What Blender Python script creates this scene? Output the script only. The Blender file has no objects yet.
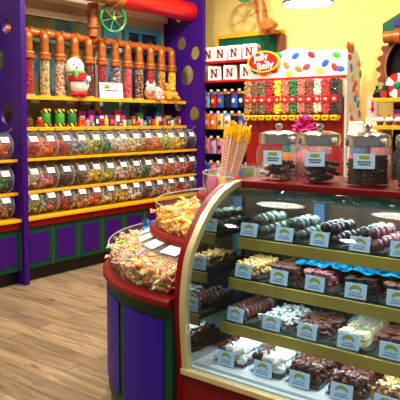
import bpy, math, random
from mathutils import Matrix, Vector, Euler
random.seed(7)
S = bpy.context.scene
COL = S.collection
PI = math.pi
def rad(d): return d*PI/180
def rnd(a, b): return random.uniform(a, b)

# ------------------------------------------------------------------ materials
def lin(c):
    return tuple((x/255/12.92 if x/255 <= .04045 else ((x/255+.055)/1.055)**2.4) for x in c) + (1,)
MATS = {}
def base(name):
    m = bpy.data.materials.new(name); m.use_nodes = True
    nt = m.node_tree; nt.nodes.clear()
    o = nt.nodes.new('ShaderNodeOutputMaterial')
    return m, nt, o
def mat(name, col, rough=.5, metal=0, noise=0, scale=20, coat=0, col2=None, emit=0, spec=.5):
    if name in MATS: return MATS[name]
    m, nt, o = base(name)
    b = nt.nodes.new('ShaderNodeBsdfPrincipled'); nt.links.new(b.outputs[0], o.inputs[0])
    b.inputs['Base Color'].default_value = lin(col); b.inputs['Roughness'].default_value = rough
    b.inputs['Specular IOR Level'].default_value = spec; b.inputs['Metallic'].default_value = metal; b.inputs['Coat Weight'].default_value = coat
    if noise or col2:
        tc = nt.nodes.new('ShaderNodeTexCoord'); n = nt.nodes.new('ShaderNodeTexNoise')
        n.inputs['Scale'].default_value = scale; n.inputs['Detail'].default_value = 4
        nt.links.new(tc.outputs['Object'], n.inputs['Vector'])
        r = nt.nodes.new('ShaderNodeValToRGB'); nt.links.new(n.outputs['Fac'], r.inputs[0])
        r.color_ramp.elements[0].position = .35; r.color_ramp.elements[1].position = .65
        c2 = col2 or tuple(max(0, min(255, x*(1+noise))) for x in col)
        c1 = col if col2 else tuple(x*(1-noise) for x in col)
        r.color_ramp.elements[0].color = lin(c1); r.color_ramp.elements[1].color = lin(c2)
        nt.links.new(r.outputs[0], b.inputs['Base Color'])
    if emit:
        b.inputs['Emission Color'].default_value = lin(col); b.inputs['Emission Strength'].default_value = emit
    MATS[name] = m
    return m
def mix_mat(name, pal, rough=.35, coat=.2):          # every loose piece of the mesh takes one colour of the palette
    if name in MATS: return MATS[name]
    m, nt, o = base(name)
    b = nt.nodes.new('ShaderNodeBsdfPrincipled'); nt.links.new(b.outputs[0], o.inputs[0])
    b.inputs['Roughness'].default_value = rough; b.inputs['Coat Weight'].default_value = coat
    g = nt.nodes.new('ShaderNodeNewGeometry'); r = nt.nodes.new('ShaderNodeValToRGB')
    r.color_ramp.interpolation = 'CONSTANT'
    nt.links.new(g.outputs['Random Per Island'], r.inputs[0]); nt.links.new(r.outputs[0], b.inputs['Base Color'])
    e = r.color_ramp.elements
    e[0].position = 0; e[0].color = lin(pal[0]); e[1].position = 1/len(pal) if len(pal) > 1 else 1; e[1].color = lin(pal[1 % len(pal)])
    for i in range(2, len(pal)):
        x = e.new(i/len(pal)); x.color = lin(pal[i])
    MATS[name] = m
    return m
def glass(name, tint=(255, 255, 255), ior=1.45, haze=0, rough=.02):
    if name in MATS: return MATS[name]
    m, nt, o = base(name)
    t = nt.nodes.new('ShaderNodeBsdfTransparent'); t.inputs[0].default_value = lin(tint)
    g = nt.nodes.new('ShaderNodeBsdfGlossy'); g.inputs['Roughness'].default_value = rough
    f = nt.nodes.new('ShaderNodeFresnel'); f.inputs['IOR'].default_value = ior
    x = nt.nodes.new('ShaderNodeMixShader')
    ge = nt.nodes.new('ShaderNodeNewGeometry'); ma = nt.nodes.new('ShaderNodeMath'); ma.operation = 'SUBTRACT'; ma.inputs[0].default_value = 1
    mu = nt.nodes.new('ShaderNodeMath'); mu.operation = 'MULTIPLY'; nt.links.new(ge.outputs['Backfacing'], ma.inputs[1])
    f0 = f; nt.links.new(f0.outputs[0], mu.inputs[0]); nt.links.new(ma.outputs[0], mu.inputs[1]); f = mu
    nt.links.new(f.outputs[0], x.inputs[0]); nt.links.new(t.outputs[0], x.inputs[1]); nt.links.new(g.outputs[0], x.inputs[2])
    out = x
    if haze:
        d = nt.nodes.new('ShaderNodeBsdfDiffuse'); d.inputs[0].default_value = (.9, .9, .9, 1)
        y = nt.nodes.new('ShaderNodeMixShader'); y.inputs[0].default_value = haze
        nt.links.new(x.outputs[0], y.inputs[1]); nt.links.new(d.outputs[0], y.inputs[2]); out = y
    nt.links.new(out.outputs[0], o.inputs[0]); MATS[name] = m
    return m
def stripe_mat(name, c1, c2, scale=60, axis='X', rough=.3, kind='BANDS', ratio=.5, rot=0):
    if name in MATS: return MATS[name]
    m, nt, o = base(name)
    b = nt.nodes.new('ShaderNodeBsdfPrincipled'); nt.links.new(b.outputs[0], o.inputs[0]); b.inputs['Roughness'].default_value = rough
    b.inputs['Coat Weight'].default_value = .3
    tc = nt.nodes.new('ShaderNodeTexCoord'); mp = nt.nodes.new('ShaderNodeMapping'); mp.inputs['Rotation'].default_value = (0, rot, 0)
    w = nt.nodes.new('ShaderNodeTexWave')
    w.bands_direction = axis; w.inputs['Scale'].default_value = scale; w.inputs['Distortion'].default_value = .6
    nt.links.new(tc.outputs['Object'], mp.inputs[0]); nt.links.new(mp.outputs[0], w.inputs[0])
    r = nt.nodes.new('ShaderNodeValToRGB'); r.color_ramp.interpolation = 'CONSTANT'
    r.color_ramp.elements[0].color = lin(c1); r.color_ramp.elements[1].color = lin(c2); r.color_ramp.elements[1].position = ratio
    nt.links.new(w.outputs[0], r.inputs[0]); nt.links.new(r.outputs[0], b.inputs['Base Color']); MATS[name] = m
    return m
def wood_floor():
    m, nt, o = base('wood_planks')
    L = nt.links.new; N = nt.nodes.new
    b = N('ShaderNodeBsdfPrincipled'); L(b.outputs[0], o.inputs[0])
    tc = N('ShaderNodeTexCoord')
    br = N('ShaderNodeTexBrick'); br.offset = .37; br.inputs['Scale'].default_value = 1
    br.inputs['Brick Width'].default_value = 1.25; br.inputs['Row Height'].default_value = .135
    br.inputs['Mortar Size'].default_value = .0022; br.inputs['Mortar Smooth'].default_value = .2
    br.inputs['Color1'].default_value = lin((168, 146, 117)); br.inputs['Color2'].default_value = lin((130, 112, 90))
    br.inputs['Mortar'].default_value = lin((70, 48, 28))
    L(tc.outputs['Object'], br.inputs['Vector'])
    mp = N('ShaderNodeMapping'); mp.inputs['Scale'].default_value = (2.2, 22, 1); L(tc.outputs['Object'], mp.inputs[0])
    n = N('ShaderNodeTexNoise'); n.inputs['Scale'].default_value = 1; n.inputs['Detail'].default_value = 8; n.inputs['Distortion'].default_value = .8
    L(mp.outputs[0], n.inputs['Vector'])
    r = N('ShaderNodeValToRGB'); r.color_ramp.elements[0].position = .3; r.color_ramp.elements[1].position = .68
    r.color_ramp.elements[0].color = (.50, .43, .36, 1); r.color_ramp.elements[1].color = (1.12, 1.1, 1.05, 1); L(n.outputs['Fac'], r.inputs[0])
    mx = N('ShaderNodeMix'); mx.data_type = 'RGBA'; mx.blend_type = 'MULTIPLY'; mx.inputs[0].default_value = .9
    L(br.outputs['Color'], mx.inputs[6]); L(r.outputs[0], mx.inputs[7])
    n2 = N('ShaderNodeTexNoise'); n2.inputs['Scale'].default_value = 1; mp2 = N('ShaderNodeMapping'); mp2.inputs['Scale'].default_value = (3, 9, 1)
    L(tc.outputs['Object'], mp2.inputs[0]); L(mp2.outputs[0], n2.inputs['Vector'])
    r2 = N('ShaderNodeValToRGB'); r2.color_ramp.elements[0].position = .28; r2.color_ramp.elements[1].position = .36
    r2.color_ramp.elements[0].color = (.42, .27, .17, 1); r2.color_ramp.elements[1].color = (1, 1, 1, 1); L(n2.outputs['Fac'], r2.inputs[0])
    m3 = N('ShaderNodeMix'); m3.data_type = 'RGBA'; m3.blend_type = 'MULTIPLY'; m3.inputs[0].default_value = .8
    L(mx.outputs[2], m3.inputs[6]); L(r2.outputs[0], m3.inputs[7]); L(m3.outputs[2], b.inputs['Base Color'])
    b.inputs['Roughness'].default_value = .42
    return m
def window_mat(name, cols, scale):  # dark reflections and view in the pane are painted as mottled colour
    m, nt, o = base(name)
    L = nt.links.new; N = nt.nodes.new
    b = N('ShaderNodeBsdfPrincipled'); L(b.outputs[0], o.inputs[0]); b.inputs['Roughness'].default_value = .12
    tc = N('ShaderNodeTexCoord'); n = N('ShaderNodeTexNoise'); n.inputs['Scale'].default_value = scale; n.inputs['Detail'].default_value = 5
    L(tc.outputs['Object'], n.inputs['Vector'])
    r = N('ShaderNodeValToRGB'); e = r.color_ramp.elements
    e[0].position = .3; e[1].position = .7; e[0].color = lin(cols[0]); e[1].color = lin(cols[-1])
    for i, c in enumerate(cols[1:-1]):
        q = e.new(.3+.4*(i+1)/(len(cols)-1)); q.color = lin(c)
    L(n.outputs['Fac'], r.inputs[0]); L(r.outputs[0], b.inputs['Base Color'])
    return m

PURPLE = mat('purple_paint', (58, 14, 124), .4, spec=.3, noise=.05, scale=3)
PURPLE_D = mat('deep_purple_paint', (54, 4, 112), .4, spec=.25)
INDIGO = mat('indigo_paint', (44, 0, 156), .45, spec=.2)
GREEN_D = mat('dark_green_paint', (2, 66, 46), .45, spec=.2)
GREEN_B = mat('board_green', (6, 88, 64), .5, spec=.25)
GREEN_W = mat('valve_green', (18, 120, 60), .35)
RED = mat('red_laminate', (120, 0, 6), .4, spec=.25)
RED_D = mat('dark_red_laminate', (112, 0, 8), .4, spec=.3)
RED_B = mat('bright_red', (200, 20, 24), .35)
RED_PIPE = mat('red_pipe_paint', (190, 20, 24), .22, coat=.3)
YELLOW = mat('yellow_paint', (240, 172, 14), .4)
YELLOW_S = mat('yellow_plastic', (250, 200, 20), .3)
COPPER = mat('copper_paint', (182, 100, 42), .3, metal=.35, noise=.12, scale=9)
BROWN_P = mat('brown_pipe_paint', (170, 100, 42), .4, noise=.15, scale=6)
RUST = mat('rust_paint', (112, 42, 22), .55, noise=.2, scale=15)
BLACK = mat('black_plastic', (10, 9, 11), .5, spec=.2)
DARK = mat('black_toe_kick', (12, 9, 9), .6)
WHITE = mat('white_board', (238, 236, 232), .5)
CREAM = mat('cream_metal', (212, 198, 150), .3, metal=.35)
GOLD = mat('gold_trim', (164, 150, 70), .35, metal=.3, noise=.06, scale=5)
CHROME = mat('chrome', (205, 205, 205), .18, metal=1)
STEEL = mat('steel', (170, 172, 176), .3, metal=1)
TEAL = mat('teal_header', (50, 118, 112), .4)
CARD = mat('pale_blue_card', (178, 216, 250), .5)
WCARD = mat('white_card', (240, 240, 236), .5)
CREST = mat('olive_crest', (150, 160, 30), .5)
INK = mat('grey_ink', (70, 90, 110), .6)
PINKINK = mat('pink_ink', (200, 90, 130), .6)
MIRROR = mat('mirror', (190, 190, 185), .04, metal=1)
DECK = mat('white_deck', (225, 232, 234), .3)
CBACK = mat('brown_case_back', (64, 44, 22), .4, noise=.3, scale=6)
SLATE = mat('slate_frame', (60, 88, 110), .4)
TUBEM = mat('light_tube', (225, 242, 255), .4, emit=5)
GL_CASE = glass('case_glass', (244, 250, 254), 1.5)
GL_SHELF = glass('shelf_glass', (220, 240, 236), 1.4)
ACRYL = glass('clear_acrylic', (248, 250, 250), 1.42, haze=.018, rough=.06)
ACRYL_BIN = glass('bin_plastic', (250, 250, 250), 1.42, haze=.05, rough=.08)
ACRYL_RIM = glass('acrylic_edge', (235, 238, 238), 1.5, haze=.25, rough=.1)
GL_JAR = glass('jar_glass', (250, 246, 244), 1.45, haze=.03, rough=.03)
FILM = glass('clear_film', (250, 250, 250), 1.5, haze=.08, rough=.15)

# ------------------------------------------------------------------ mesh builder
class MB:
    def __init__(s): s.v = []; s.f = []; s.m = []; s.s = []
    def add(s, vs, fs, mi=0, sm=False, xf=None):
        k = len(s.v)
        for p in vs:
            p = Vector(p)
            s.v.append(xf @ p if xf is not None else p)
        for f in fs:
            s.f.append([i+k for i in f]); s.m.append(mi); s.s.append(sm)
        return s
    def merge(s, o, xf, mi=None):
        k = len(s.v); s.v += [xf @ p for p in o.v]; s.f += [[i+k for i in f] for f in o.f]
        s.m += o.m if mi is None else [mi]*len(o.m); s.s += o.s; return s
    def box(s, c, d, mi=0, xf=None, rz=0, ry=0, rx=0):
        x, y, z = d[0]/2, d[1]/2, d[2]/2
        vs = [(-x, -y, -z), (x, -y, -z), (x, y, -z), (-x, y, -z), (-x, -y, z), (x, -y, z), (x, y, z), (-x, y, z)]
        t = Matrix.Translation(c) @ Euler((rx, ry, rz)).to_matrix().to_4x4()
        if xf is not None: t = xf @ t
        return s.add(vs, [(0, 3, 2, 1), (4, 5, 6, 7), (0, 1, 5, 4), (1, 2, 6, 5), (2, 3, 7, 6), (3, 0, 4, 7)], mi, False, t)
    def bb(s, a, b, mi=0):
        return s.box([(a[i]+b[i])/2 for i in range(3)], [abs(b[i]-a[i]) for i in range(3)], mi)
    def lathe(s, prof, n=20, mi=0, sm=True, xf=None, a0=0, a1=None, caps=True):
        full = a1 is None
        m = n if full else n+1
        da = 2*PI/n if full else (a1-a0)/n
        vs = []; fs = []
        for r, z in prof:
            for i in range(m):
                a = a0+da*i; vs.append((r*math.cos(a), r*math.sin(a), z))
        for j in range(len(prof)-1):
            for i in range(n):
                i2 = (i+1) % m
                fs.append((j*m+i, j*m+i2, (j+1)*m+i2, (j+1)*m+i))
        if caps and full:
            if prof[0][0] > 1e-5: fs.append(tuple(range(m))[::-1])
            if prof[-1][0] > 1e-5: fs.append(tuple((len(prof)-1)*m+i for i in range(m)))
        return s.add(vs, fs, mi, sm, xf)
    def tube(s, path, r, n=10, mi=0, closed=False, sm=True):
        P = [Vector(p) for p in path]; k = len(P)
        rs = r if isinstance(r, (list, tuple)) else [r]*k
        vs = []; fs = []; up = None
        for i, p in enumerate(P):
            if closed: t = (P[(i+1) % k]-P[i-1]).normalized()
            else: t = (P[min(i+1, k-1)]-P[max(i-1, 0)]).normalized()
            if up is None:
                up = Vector((0, 0, 1)) if abs(t.z) < .9 else Vector((1, 0, 0))
            a = (up-t*up.dot(t)).normalized(); b = t.cross(a); up = a
            for j in range(n):
                q = 2*PI*j/n; vs.append(p+(a*math.cos(q)+b*math.sin(q))*rs[i])
        for i in range(k if closed else k-1):
            for j in range(n):
                i2 = (i+1) % k
                fs.append((i*n+j, i*n+(j+1) % n, i2*n+(j+1) % n, i2*n+j))
        if not closed:
            fs.append(tuple(range(n))[::-1]); fs.append(tuple((k-1)*n+j for j in range(n)))
        return s.add(vs, fs, mi, sm)
    def ell(s, c, r, nu=10, nv=6, mi=0, rot=None, sm=True, jit=0):
        if not isinstance(r, (tuple, list)): r = (r, r, r)
        vs = [(0, 0, -r[2])]; fs = []
        for j in range(1, nv):
            b = -PI/2+PI*j/nv
            for i in range(nu):
                a = 2*PI*i/nu; q = 1+(rnd(-jit, jit) if jit else 0)
                vs.append((r[0]*math.cos(b)*math.cos(a)*q, r[1]*math.cos(b)*math.sin(a)*q, r[2]*math.sin(b)*q))
        vs.append((0, 0, r[2])); T = len(vs)-1
        for i in range(nu): fs.append((0, 1+(i+1) % nu, 1+i)); fs.append((T, T-nu+i, T-nu+(i+1) % nu))
        for j in range(nv-2):
            for i in range(nu):
                a = 1+j*nu; fs.append((a+i, a+(i+1) % nu, a+nu+(i+1) % nu, a+nu+i))
        t = Matrix.Translation(c)
        if rot is not None: t = t @ Euler(rot).to_matrix().to_4x4()
        return s.add(vs, fs, mi, sm, t)
    def prism(s, pts, o, u, v, w, mi=0):                # polygon pts in the u,v plane, thickened along w
        o, u, v, w = map(Vector, (o, u, v, w)); n = len(pts)
        vs = [o+u*a+v*b for a, b in pts]+[o+u*a+v*b+w for a, b in pts]
        fs = [tuple(range(n))[::-1], tuple(range(n, 2*n))]+[(i, (i+1) % n, n+(i+1) % n, n+i) for i in range(n)]
        return s.add(vs, fs, mi)
    def mesh(s, name, mats):
        me = bpy.data.meshes.new(name); me.from_pydata([tuple(p) for p in s.v], [], s.f)
        for m in (mats if isinstance(mats, (list, tuple)) else [mats]): me.materials.append(m)
        me.polygons.foreach_set('material_index', s.m); me.polygons.foreach_set('use_smooth', s.s)
        me.update(); me.set_sharp_from_angle(angle=.7); return me

def obj(name, mb, mats, parent=None, world=False, bevel=0, label=None):
    me = mb if isinstance(mb, bpy.types.Mesh) else mb.mesh(name, mats)
    if world and parent is not None: me.transform(Matrix.Translation(parent.location).inverted())
    o = bpy.data.objects.new(name, me); COL.objects.link(o)
    if parent is not None: o.parent = parent
    if bevel:
        b = o.modifiers.new('bevel', 'BEVEL'); b.width = bevel; b.segments = 2; b.limit_method = 'ANGLE'
    if label: o['label'] = label
    return o
def tag(o, label, cat, group=None, kind=None):
    o['label'] = label; o['category'] = cat
    if group: o['group'] = group
    if kind: o['kind'] = kind
    return o
def thing(name, label, cat, loc=(0, 0, 0), rz=0, group=None):
    o = bpy.data.objects.new(name, None); COL.objects.link(o); o.location = loc; o.rotation_euler = (0, 0, rz)
    o.empty_display_size = .05
    return tag(o, label, cat, group)
def struct(name, mb, m, parent=None, **k):
    o = obj(name, mb, m, parent, **k)
    if parent is None: o['kind'] = 'structure'
    return o
def kids(o): return [c for c in bpy.data.objects if c.parent == o]
KIDS = {}
def dup(root, loc, rot=None, label=None, group=None, scale=None):
    r = root.copy(); COL.objects.link(r); r.location = loc
    if rot is not None: r.rotation_euler = rot if isinstance(rot, (tuple, list)) else (0, 0, rot)
    if label: r['label'] = label
    if group: r['group'] = group
    if scale: r.scale = (scale,)*3
    def rec(src, dst):
        if src.name not in KIDS: KIDS[src.name] = kids(src)
        for ch in KIDS[src.name]:
            c = ch.copy(); COL.objects.link(c); c.parent = dst; rec(ch, c)
    rec(root, r)
    return r
def setmat(o, m, slot=0):
    o.material_slots[slot].link = 'OBJECT'; o.material_slots[slot].material = m
def child(o, name):
    for c in o.children:
        if c.name.split('.')[0] == name: return c
def first(pool, make):                                   # the first use moves the original, later ones copy it
    if 'o' not in pool: pool['o'] = make(); return pool['o'], True
    return pool['o'], False
ORD = ['first', 'second', 'third', 'fourth', 'fifth', 'sixth', 'seventh', 'eighth', 'ninth', 'tenth', 'eleventh', 'twelfth', 'thirteenth', 'fourteenth', 'fifteenth']
def nth(i, n):
    if i == 0: return 'leftmost'
    if i == n-1: return 'rightmost'
    return ORD[i]+' from the left'
TENS = ['', 'tenth', 'twentieth', 'thirtieth']
def nth2(i):
    k = i+1
    if k < 16: return ORD[k-1]+' from the left' if k > 1 else 'leftmost'
    if k < 20: return ['sixteenth', 'seventeenth', 'eighteenth', 'nineteenth'][k-16]+' from the left'
    if k % 10 == 0: return TENS[k//10]+' from the left'
    return ['', '', 'twenty-', 'thirty-'][k//10]+ORD[k % 10-1]+' from the left'
def curve_mesh(name, splines, ext):                      # filled 2D outline with holes, thickened by 2*ext
    cu = bpy.data.curves.new(name, 'CURVE'); cu.dimensions = '2D'; cu.fill_mode = 'BOTH'; cu.extrude = ext
    for pts in splines:
        sp = cu.splines.new('POLY'); sp.points.add(len(pts)-1); sp.use_cyclic_u = True
        for p, q in zip(sp.points, pts): p.co = (q[0], q[1], 0, 1)
    return curve_to_mesh(cu)
def curve_to_mesh(cu):
    o = bpy.data.objects.new('tmp', cu); COL.objects.link(o)
    dg = bpy.context.evaluated_depsgraph_get(); dg.update()
    me = bpy.data.meshes.new_from_object(o.evaluated_get(dg)); bpy.data.objects.remove(o)
    return me
def text_mesh(body, size, ext=.001, bold=0, space=1):
    cu = bpy.data.curves.new('txt', 'FONT'); cu.body = body; cu.size = size; cu.extrude = ext; cu.offset = bold
    cu.align_x = 'CENTER'; cu.align_y = 'CENTER'; cu.space_character = space; cu.resolution_u = 3
    return curve_to_mesh(cu)
FACE_Y = Matrix.Rotation(PI/2, 4, 'X')                   # a drawing in XY now stands and faces -Y
def circ(cx, cy, r, n=28, ry=None): return [(cx+r*math.cos(2*PI*i/n), cy+(ry or r)*math.sin(2*PI*i/n)) for i in range(n)]
def smooth_path(P, k=6):
    out = []
    for i in range(len(P)-1):
        p0 = Vector(P[max(i-1, 0)]); p1 = Vector(P[i]); p2 = Vector(P[i+1]); p3 = Vector(P[min(i+2, len(P)-1)])
        for j in range(k):
            t = j/k
            out.append(.5*((2*p1)+(p2-p0)*t+(2*p0-5*p1+4*p2-p3)*t*t+(3*p1-p0-3*p2+p3)*t**3))
    out.append(Vector(P[-1])); return out

# ------------------------------------------------------------------ camera
cam = bpy.data.cameras.new('camera'); co = bpy.data.objects.new('camera', cam); COL.objects.link(co)
cam.sensor_width = 36; cam.lens = 621/400*36; cam.shift_y = -.1; cam.clip_start = .05
co.location = (0, 0, 1.55); co.rotation_euler = (rad(90-3.7), 0, rad(38)); S.camera = co

# ------------------------------------------------------------------ the room
WX, WY, CZ = -5.45, 6.75, 3.6
struct('floor', MB().bb((-6, -2, -.05), (3, 7.2, 0)), wood_floor())
struct('ceiling', MB().bb((WX-.1, -2, CZ), (3, WY+.1, CZ+.1)), mat('ceiling_cream', (222, 214, 190), .8))
struct('wall_left', MB().bb((WX-.12, -2, 0), (WX, WY+.12, CZ)), mat('wall_offwhite', (196, 186, 160), .8, noise=.05, scale=2))
struct('wall_back', MB().bb((WX, WY, 0), (3, WY+.12, CZ)), mat('wall_yellow', (238, 214, 128), .75, noise=.015, scale=3))
wframe = mat('window_frame_paint', (214, 202, 180), .6); wblue = mat('window_blue_paint', (64, 150, 190), .5)
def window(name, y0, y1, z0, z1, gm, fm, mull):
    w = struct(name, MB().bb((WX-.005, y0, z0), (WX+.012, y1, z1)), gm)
    f = MB(); t = .07
    f.bb((WX, y0-t, z0-t), (WX+.05, y0, z1+t)); f.bb((WX, y1, z0-t), (WX+.05, y1+t, z1+t))
    f.bb((WX, y0, z1), (WX+.05, y1, z1+t)); f.bb((WX, y0, z0-t), (WX+.05, y1, z0))
    for a in mull: f.bb((WX, a-.018, z0), (WX+.04, a+.018, z1))
    obj('window_frame', f, fm, w)
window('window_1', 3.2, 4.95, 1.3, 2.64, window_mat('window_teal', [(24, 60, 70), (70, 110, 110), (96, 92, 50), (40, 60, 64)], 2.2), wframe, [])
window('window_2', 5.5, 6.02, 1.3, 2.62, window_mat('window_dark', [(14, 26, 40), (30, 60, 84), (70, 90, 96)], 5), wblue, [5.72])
struct('trim_1', MB().bb((WX, 2.0, 2.8), (WX+.07, WY, 2.9)), wframe)
struct('trim_2', MB().bb((WX, 5.10, 1.3), (WX+.04, 5.34, 2.75)), mat('window_sky_paint', (60, 160, 205), .5))

# ------------------------------------------------------------------ left fixture: divider panels with round holes
def divider(y, label, x0, x1, holes):
    me = curve_mesh('panel', [[(x0, 0), (x1, 0), (x1, 3.3), (x0, 3.3)]]+[circ(a, b, r, 26, r*1.15) for a, b, r in holes], .016)
    me.transform(FACE_Y); me.transform(Matrix.Translation((0, y, 0))); me.materials.clear(); me.materials.append(PURPLE)
    t = thing('divider_panel', label, 'panel', ((x0+x1)/2, y, 0))
    obj('panel', me, None, t, world=True)
    obj('edge_strip', MB().bb((x1, y-.028, 0), (x1+.012, y+.028, 3.3)), PURPLE_D, t, world=True, bevel=.003)
    return t
divider(3.53, 'tall purple divider panel with round holes at the left edge of the shop', WX+.005, -4.825,
        [(-5.04, 2.42, .062), (-5.16, 2.12, .085), (-5.07, 1.6, .085), (-4.99, 2.86, .06)])
divider(6.215, 'tall purple divider panel with round holes in the corner beside the peg display', WX+.005, -4.80,
        [(-4.994, 2.91, .095), (-5.15, 2.53, .075), (-4.93, 2.395, .075), (-5.06, 2.12, .11), (-4.946, 1.625, .085), (-5.2, 2.87, .06), (-5.2, 1.75, .08)])

# base cabinets, ledge, shelves
pool = {}
XF = -4.87
def make_cab():
    c = thing('base_cabinet', '', 'cabinet')
    obj('carcass', MB().bb((-.5, -.164, .13), (-.008, .164, .53)), GREEN_D, c, bevel=.003)
    obj('door_frame', MB().bb((-.008, -.1635, .135), (0, .1635, .525)), GREEN_D, c, bevel=.002)
    obj('door_panel', MB().bb((0, -.115, .185), (.004, .115, .475)), PURPLE_D, c, bevel=.001)
    obj('gold_edge', MB().bb((-.004, .1615, .135), (.003, .164, .525)), mat('edge_line', (120, 110, 40), .5), c)
    obj('toe_kick', MB().bb((-.5, -.164, 0), (-.07, .164, .13)), DARK, c)
    return c
ys = [3.717+.329*i for i in range(8)]
for i, y in enumerate(ys):
    c, new = first(pool, make_cab)
    lab = 'green base cabinet with purple panel, %s under the long ledge' % nth(i, 8)
    if new: c.location = (XF, y, 0); c['label'] = lab; c['group'] = 'base cabinets under the candy wall'
    else: dup(c, (XF, y, 0), 0, lab)
for i, y in enumerate([3.34, 3.0]):
    dup(pool['o'], (XF, y, 0), 0, ['dark green base cabinet with purple panel left of the purple divider', 'dark green base cabinet at the far left edge, second left of the divider'][i])
def ledge(y0, y1, label):
    t = thing('display_ledge', label, 'ledge', (XF, (y0+y1)/2, .53))
    obj('yellow_top', MB().bb((-5.42, y0, .595), (XF+.03, y1, .625)), YELLOW, t, world=True, bevel=.004)
    obj('red_fascia', MB().bb((-5.40, y0, .531), (XF+.015, y1, .595)), RED, t, world=True, bevel=.003)
ledge(3.56, 6.185, 'long yellow and red ledge above the green base cabinets')
ledge(2.82, 3.50, 'short yellow and red ledge left of the purple divider')
def shelf(x1, y0, y1, z, th, label, m=YELLOW, name='display_shelf'):
    lo = .004 if th < .021 else .012
    t = thing(name, label, 'shelf', ((WX+x1)/2, (y0+y1)/2, z-th))
    obj('board', MB().bb((WX+.06, y0, z-th), (x1-.012, y1, z)), m, t, world=True)
    obj('front_edge', MB().bb((x1-.012, y0, z-th-lo), (x1, y1, z+.003)), YELLOW, t, world=True, bevel=.003)
shelf(-5.06, 3.56, 6.185, 1.785, .022, 'yellow top shelf under the candy tubes and plush toys')
shelf(-5.05, 3.56, 6.185, 1.475, .022, 'yellow candy shelf packed with small boxes and tubs')
shelf(XF-.015, 3.56, 6.185, 1.18, .02, 'yellow rail shelf under the top row of candy bins')
shelf(XF-.015, 3.56, 6.185, .868, .02, 'yellow rail shelf under the middle row of candy bins')
shelf(XF-.015, 2.82, 3.50, 1.18, .02, 'short yellow rail shelf under upper bins left of the divider')
shelf(XF-.015, 2.82, 3.50, .868, .02, 'short yellow rail shelf under middle bins left of the divider')

# ------------------------------------------------------------------ candy bins
def make_bin():
    t = thing('candy_bin', '', 'candy bin')
    R, W = .122, .094
    ax = Matrix.Rotation(PI/2, 4, 'X')
    body = MB()                                          # drum open at its upper front where the lid lies
    def arc(r, y, a0, a1, n): return [(r*math.cos(rad(a0+(a1-a0)*i/n)), y, r*math.sin(rad(a0+(a1-a0)*i/n))) for i in range(n+1)]
    n = 20
    A = arc(R, -W, 85, 380, n); B = arc(R, W, 85, 380, n)
    body.add(A+B, [(i, i+1, n+2+i, n+1+i) for i in range(n)], 0, True)
    body.add(arc(R, -W, 0, 360, 24)[:-1], [tuple(range(24))], 0); body.add(arc(R, W, 0, 360, 24)[:-1], [tuple(range(24))], 0)
    obj('drum', body, ACRYL_BIN, t)
    for y in (-W, W): obj('rim', MB().tube(arc(R, y, 0, 360, 24)[:-1], .003, 5, closed=True), ACRYL_RIM, t)
    lid = MB(); A = arc(R+.004, -W+.008, 0, 88, 8); B = arc(R+.004, W-.008, 0, 88, 8)
    lid.add(A+B, [(i, i+1, 10+i, 9+i) for i in range(8)], 0, True)
    L = obj('lid', lid, ACRYL_BIN, t)
    q = Matrix.Rotation(-rad(25), 4, 'Y') @ Matrix.Translation((R+.009, 0, 0))
    obj('label_card', MB().box((0, .01, .005), (.003, .085, .055), xf=q), WCARD, L)
    h = MB(); h.tube([q @ Vector((.0, -.058, -.03)), q @ Vector((.022, -.06, -.01)), q @ Vector((.026, -.06, .03)), q @ Vector((.012, -.056, .052)), q @ Vector((0, -.052, .055))], .0055, 6)
    obj('handle', h, ACRYL_RIM, L)
    sc = MB(); sc.tube([(R*.55, .075, R*.98), (R*.75, .082, R*1.22), (R*.95, .084, R*1.30)], .006, 6)
    obj('scoop_handle', sc, mat('smoke_plastic', (120, 118, 116), .3), t)
    return t
def bin_fill(seed, big):
    random.seed(seed); mb = MB(); n = 0; tries = 0
    while n < (150 if not big else 80) and tries < 4000:
        tries += 1
        a, r = rnd(0, 2*PI), .106*math.sqrt(random.random())
        x, z, y = r*math.cos(a), r*math.sin(a), rnd(-.082, .082)
        if z > .03+.02*math.sin(y*30+seed)-.25*x: continue
        s = rnd(.009, .014)*(1.5 if big else 1)
        mb.ell((x, y, z), (s*1.25, s, s*.85), 6, 4, rot=(rnd(0, 3), rnd(0, 3), rnd(0, 3))); n += 1
    return mb.mesh('candy_fill', mat('plain_candy', (200, 200, 200)))
FILL = [bin_fill(s, s % 2) for s in range(4)]
random.seed(11)
CR = dict(red=[(190, 24, 28), (220, 50, 40), (160, 14, 24)], pink=[(230, 120, 130), (240, 160, 160), (210, 80, 100)], orange=[(230, 110, 30), (240, 150, 40), (210, 60, 30)],
          blue=[(70, 100, 150), (120, 140, 170), (180, 190, 200)], lime=[(190, 200, 50), (230, 210, 60), (120, 160, 40)], green=[(24, 110, 50), (50, 150, 60), (16, 80, 40)],
          white=[(236, 226, 210), (220, 206, 190), (244, 240, 232)], cream=[(230, 214, 170), (240, 230, 200), (200, 170, 120)], brown=[(90, 50, 30), (120, 70, 40), (60, 32, 22)],
          rainbow=[(220, 40, 40), (240, 200, 40), (60, 150, 60), (240, 240, 230), (230, 120, 40), (40, 60, 140)], yellow=[(244, 208, 30), (236, 190, 20), (250, 224, 70)],
          dark=[(60, 10, 14), (100, 20, 24), (40, 12, 14)], tan=[(190, 140, 80), (214, 160, 90), (160, 110, 60)], redgreen=[(200, 30, 34), (40, 130, 60), (230, 220, 200)],
          purple=[(110, 50, 140), (160, 90, 170), (220, 190, 220)], pinkwhite=[(240, 200, 200), (236, 150, 160), (246, 236, 230)])
NAME = dict(red='red', pink='pink', orange='orange', blue='grey-blue', lime='yellow-green', green='dark green', white='white', cream='cream', brown='brown', rainbow='multicoloured',
            yellow='yellow', dark='dark red', tan='tan', redgreen='red and green', purple='purple', pinkwhite='pink and white')
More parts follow.
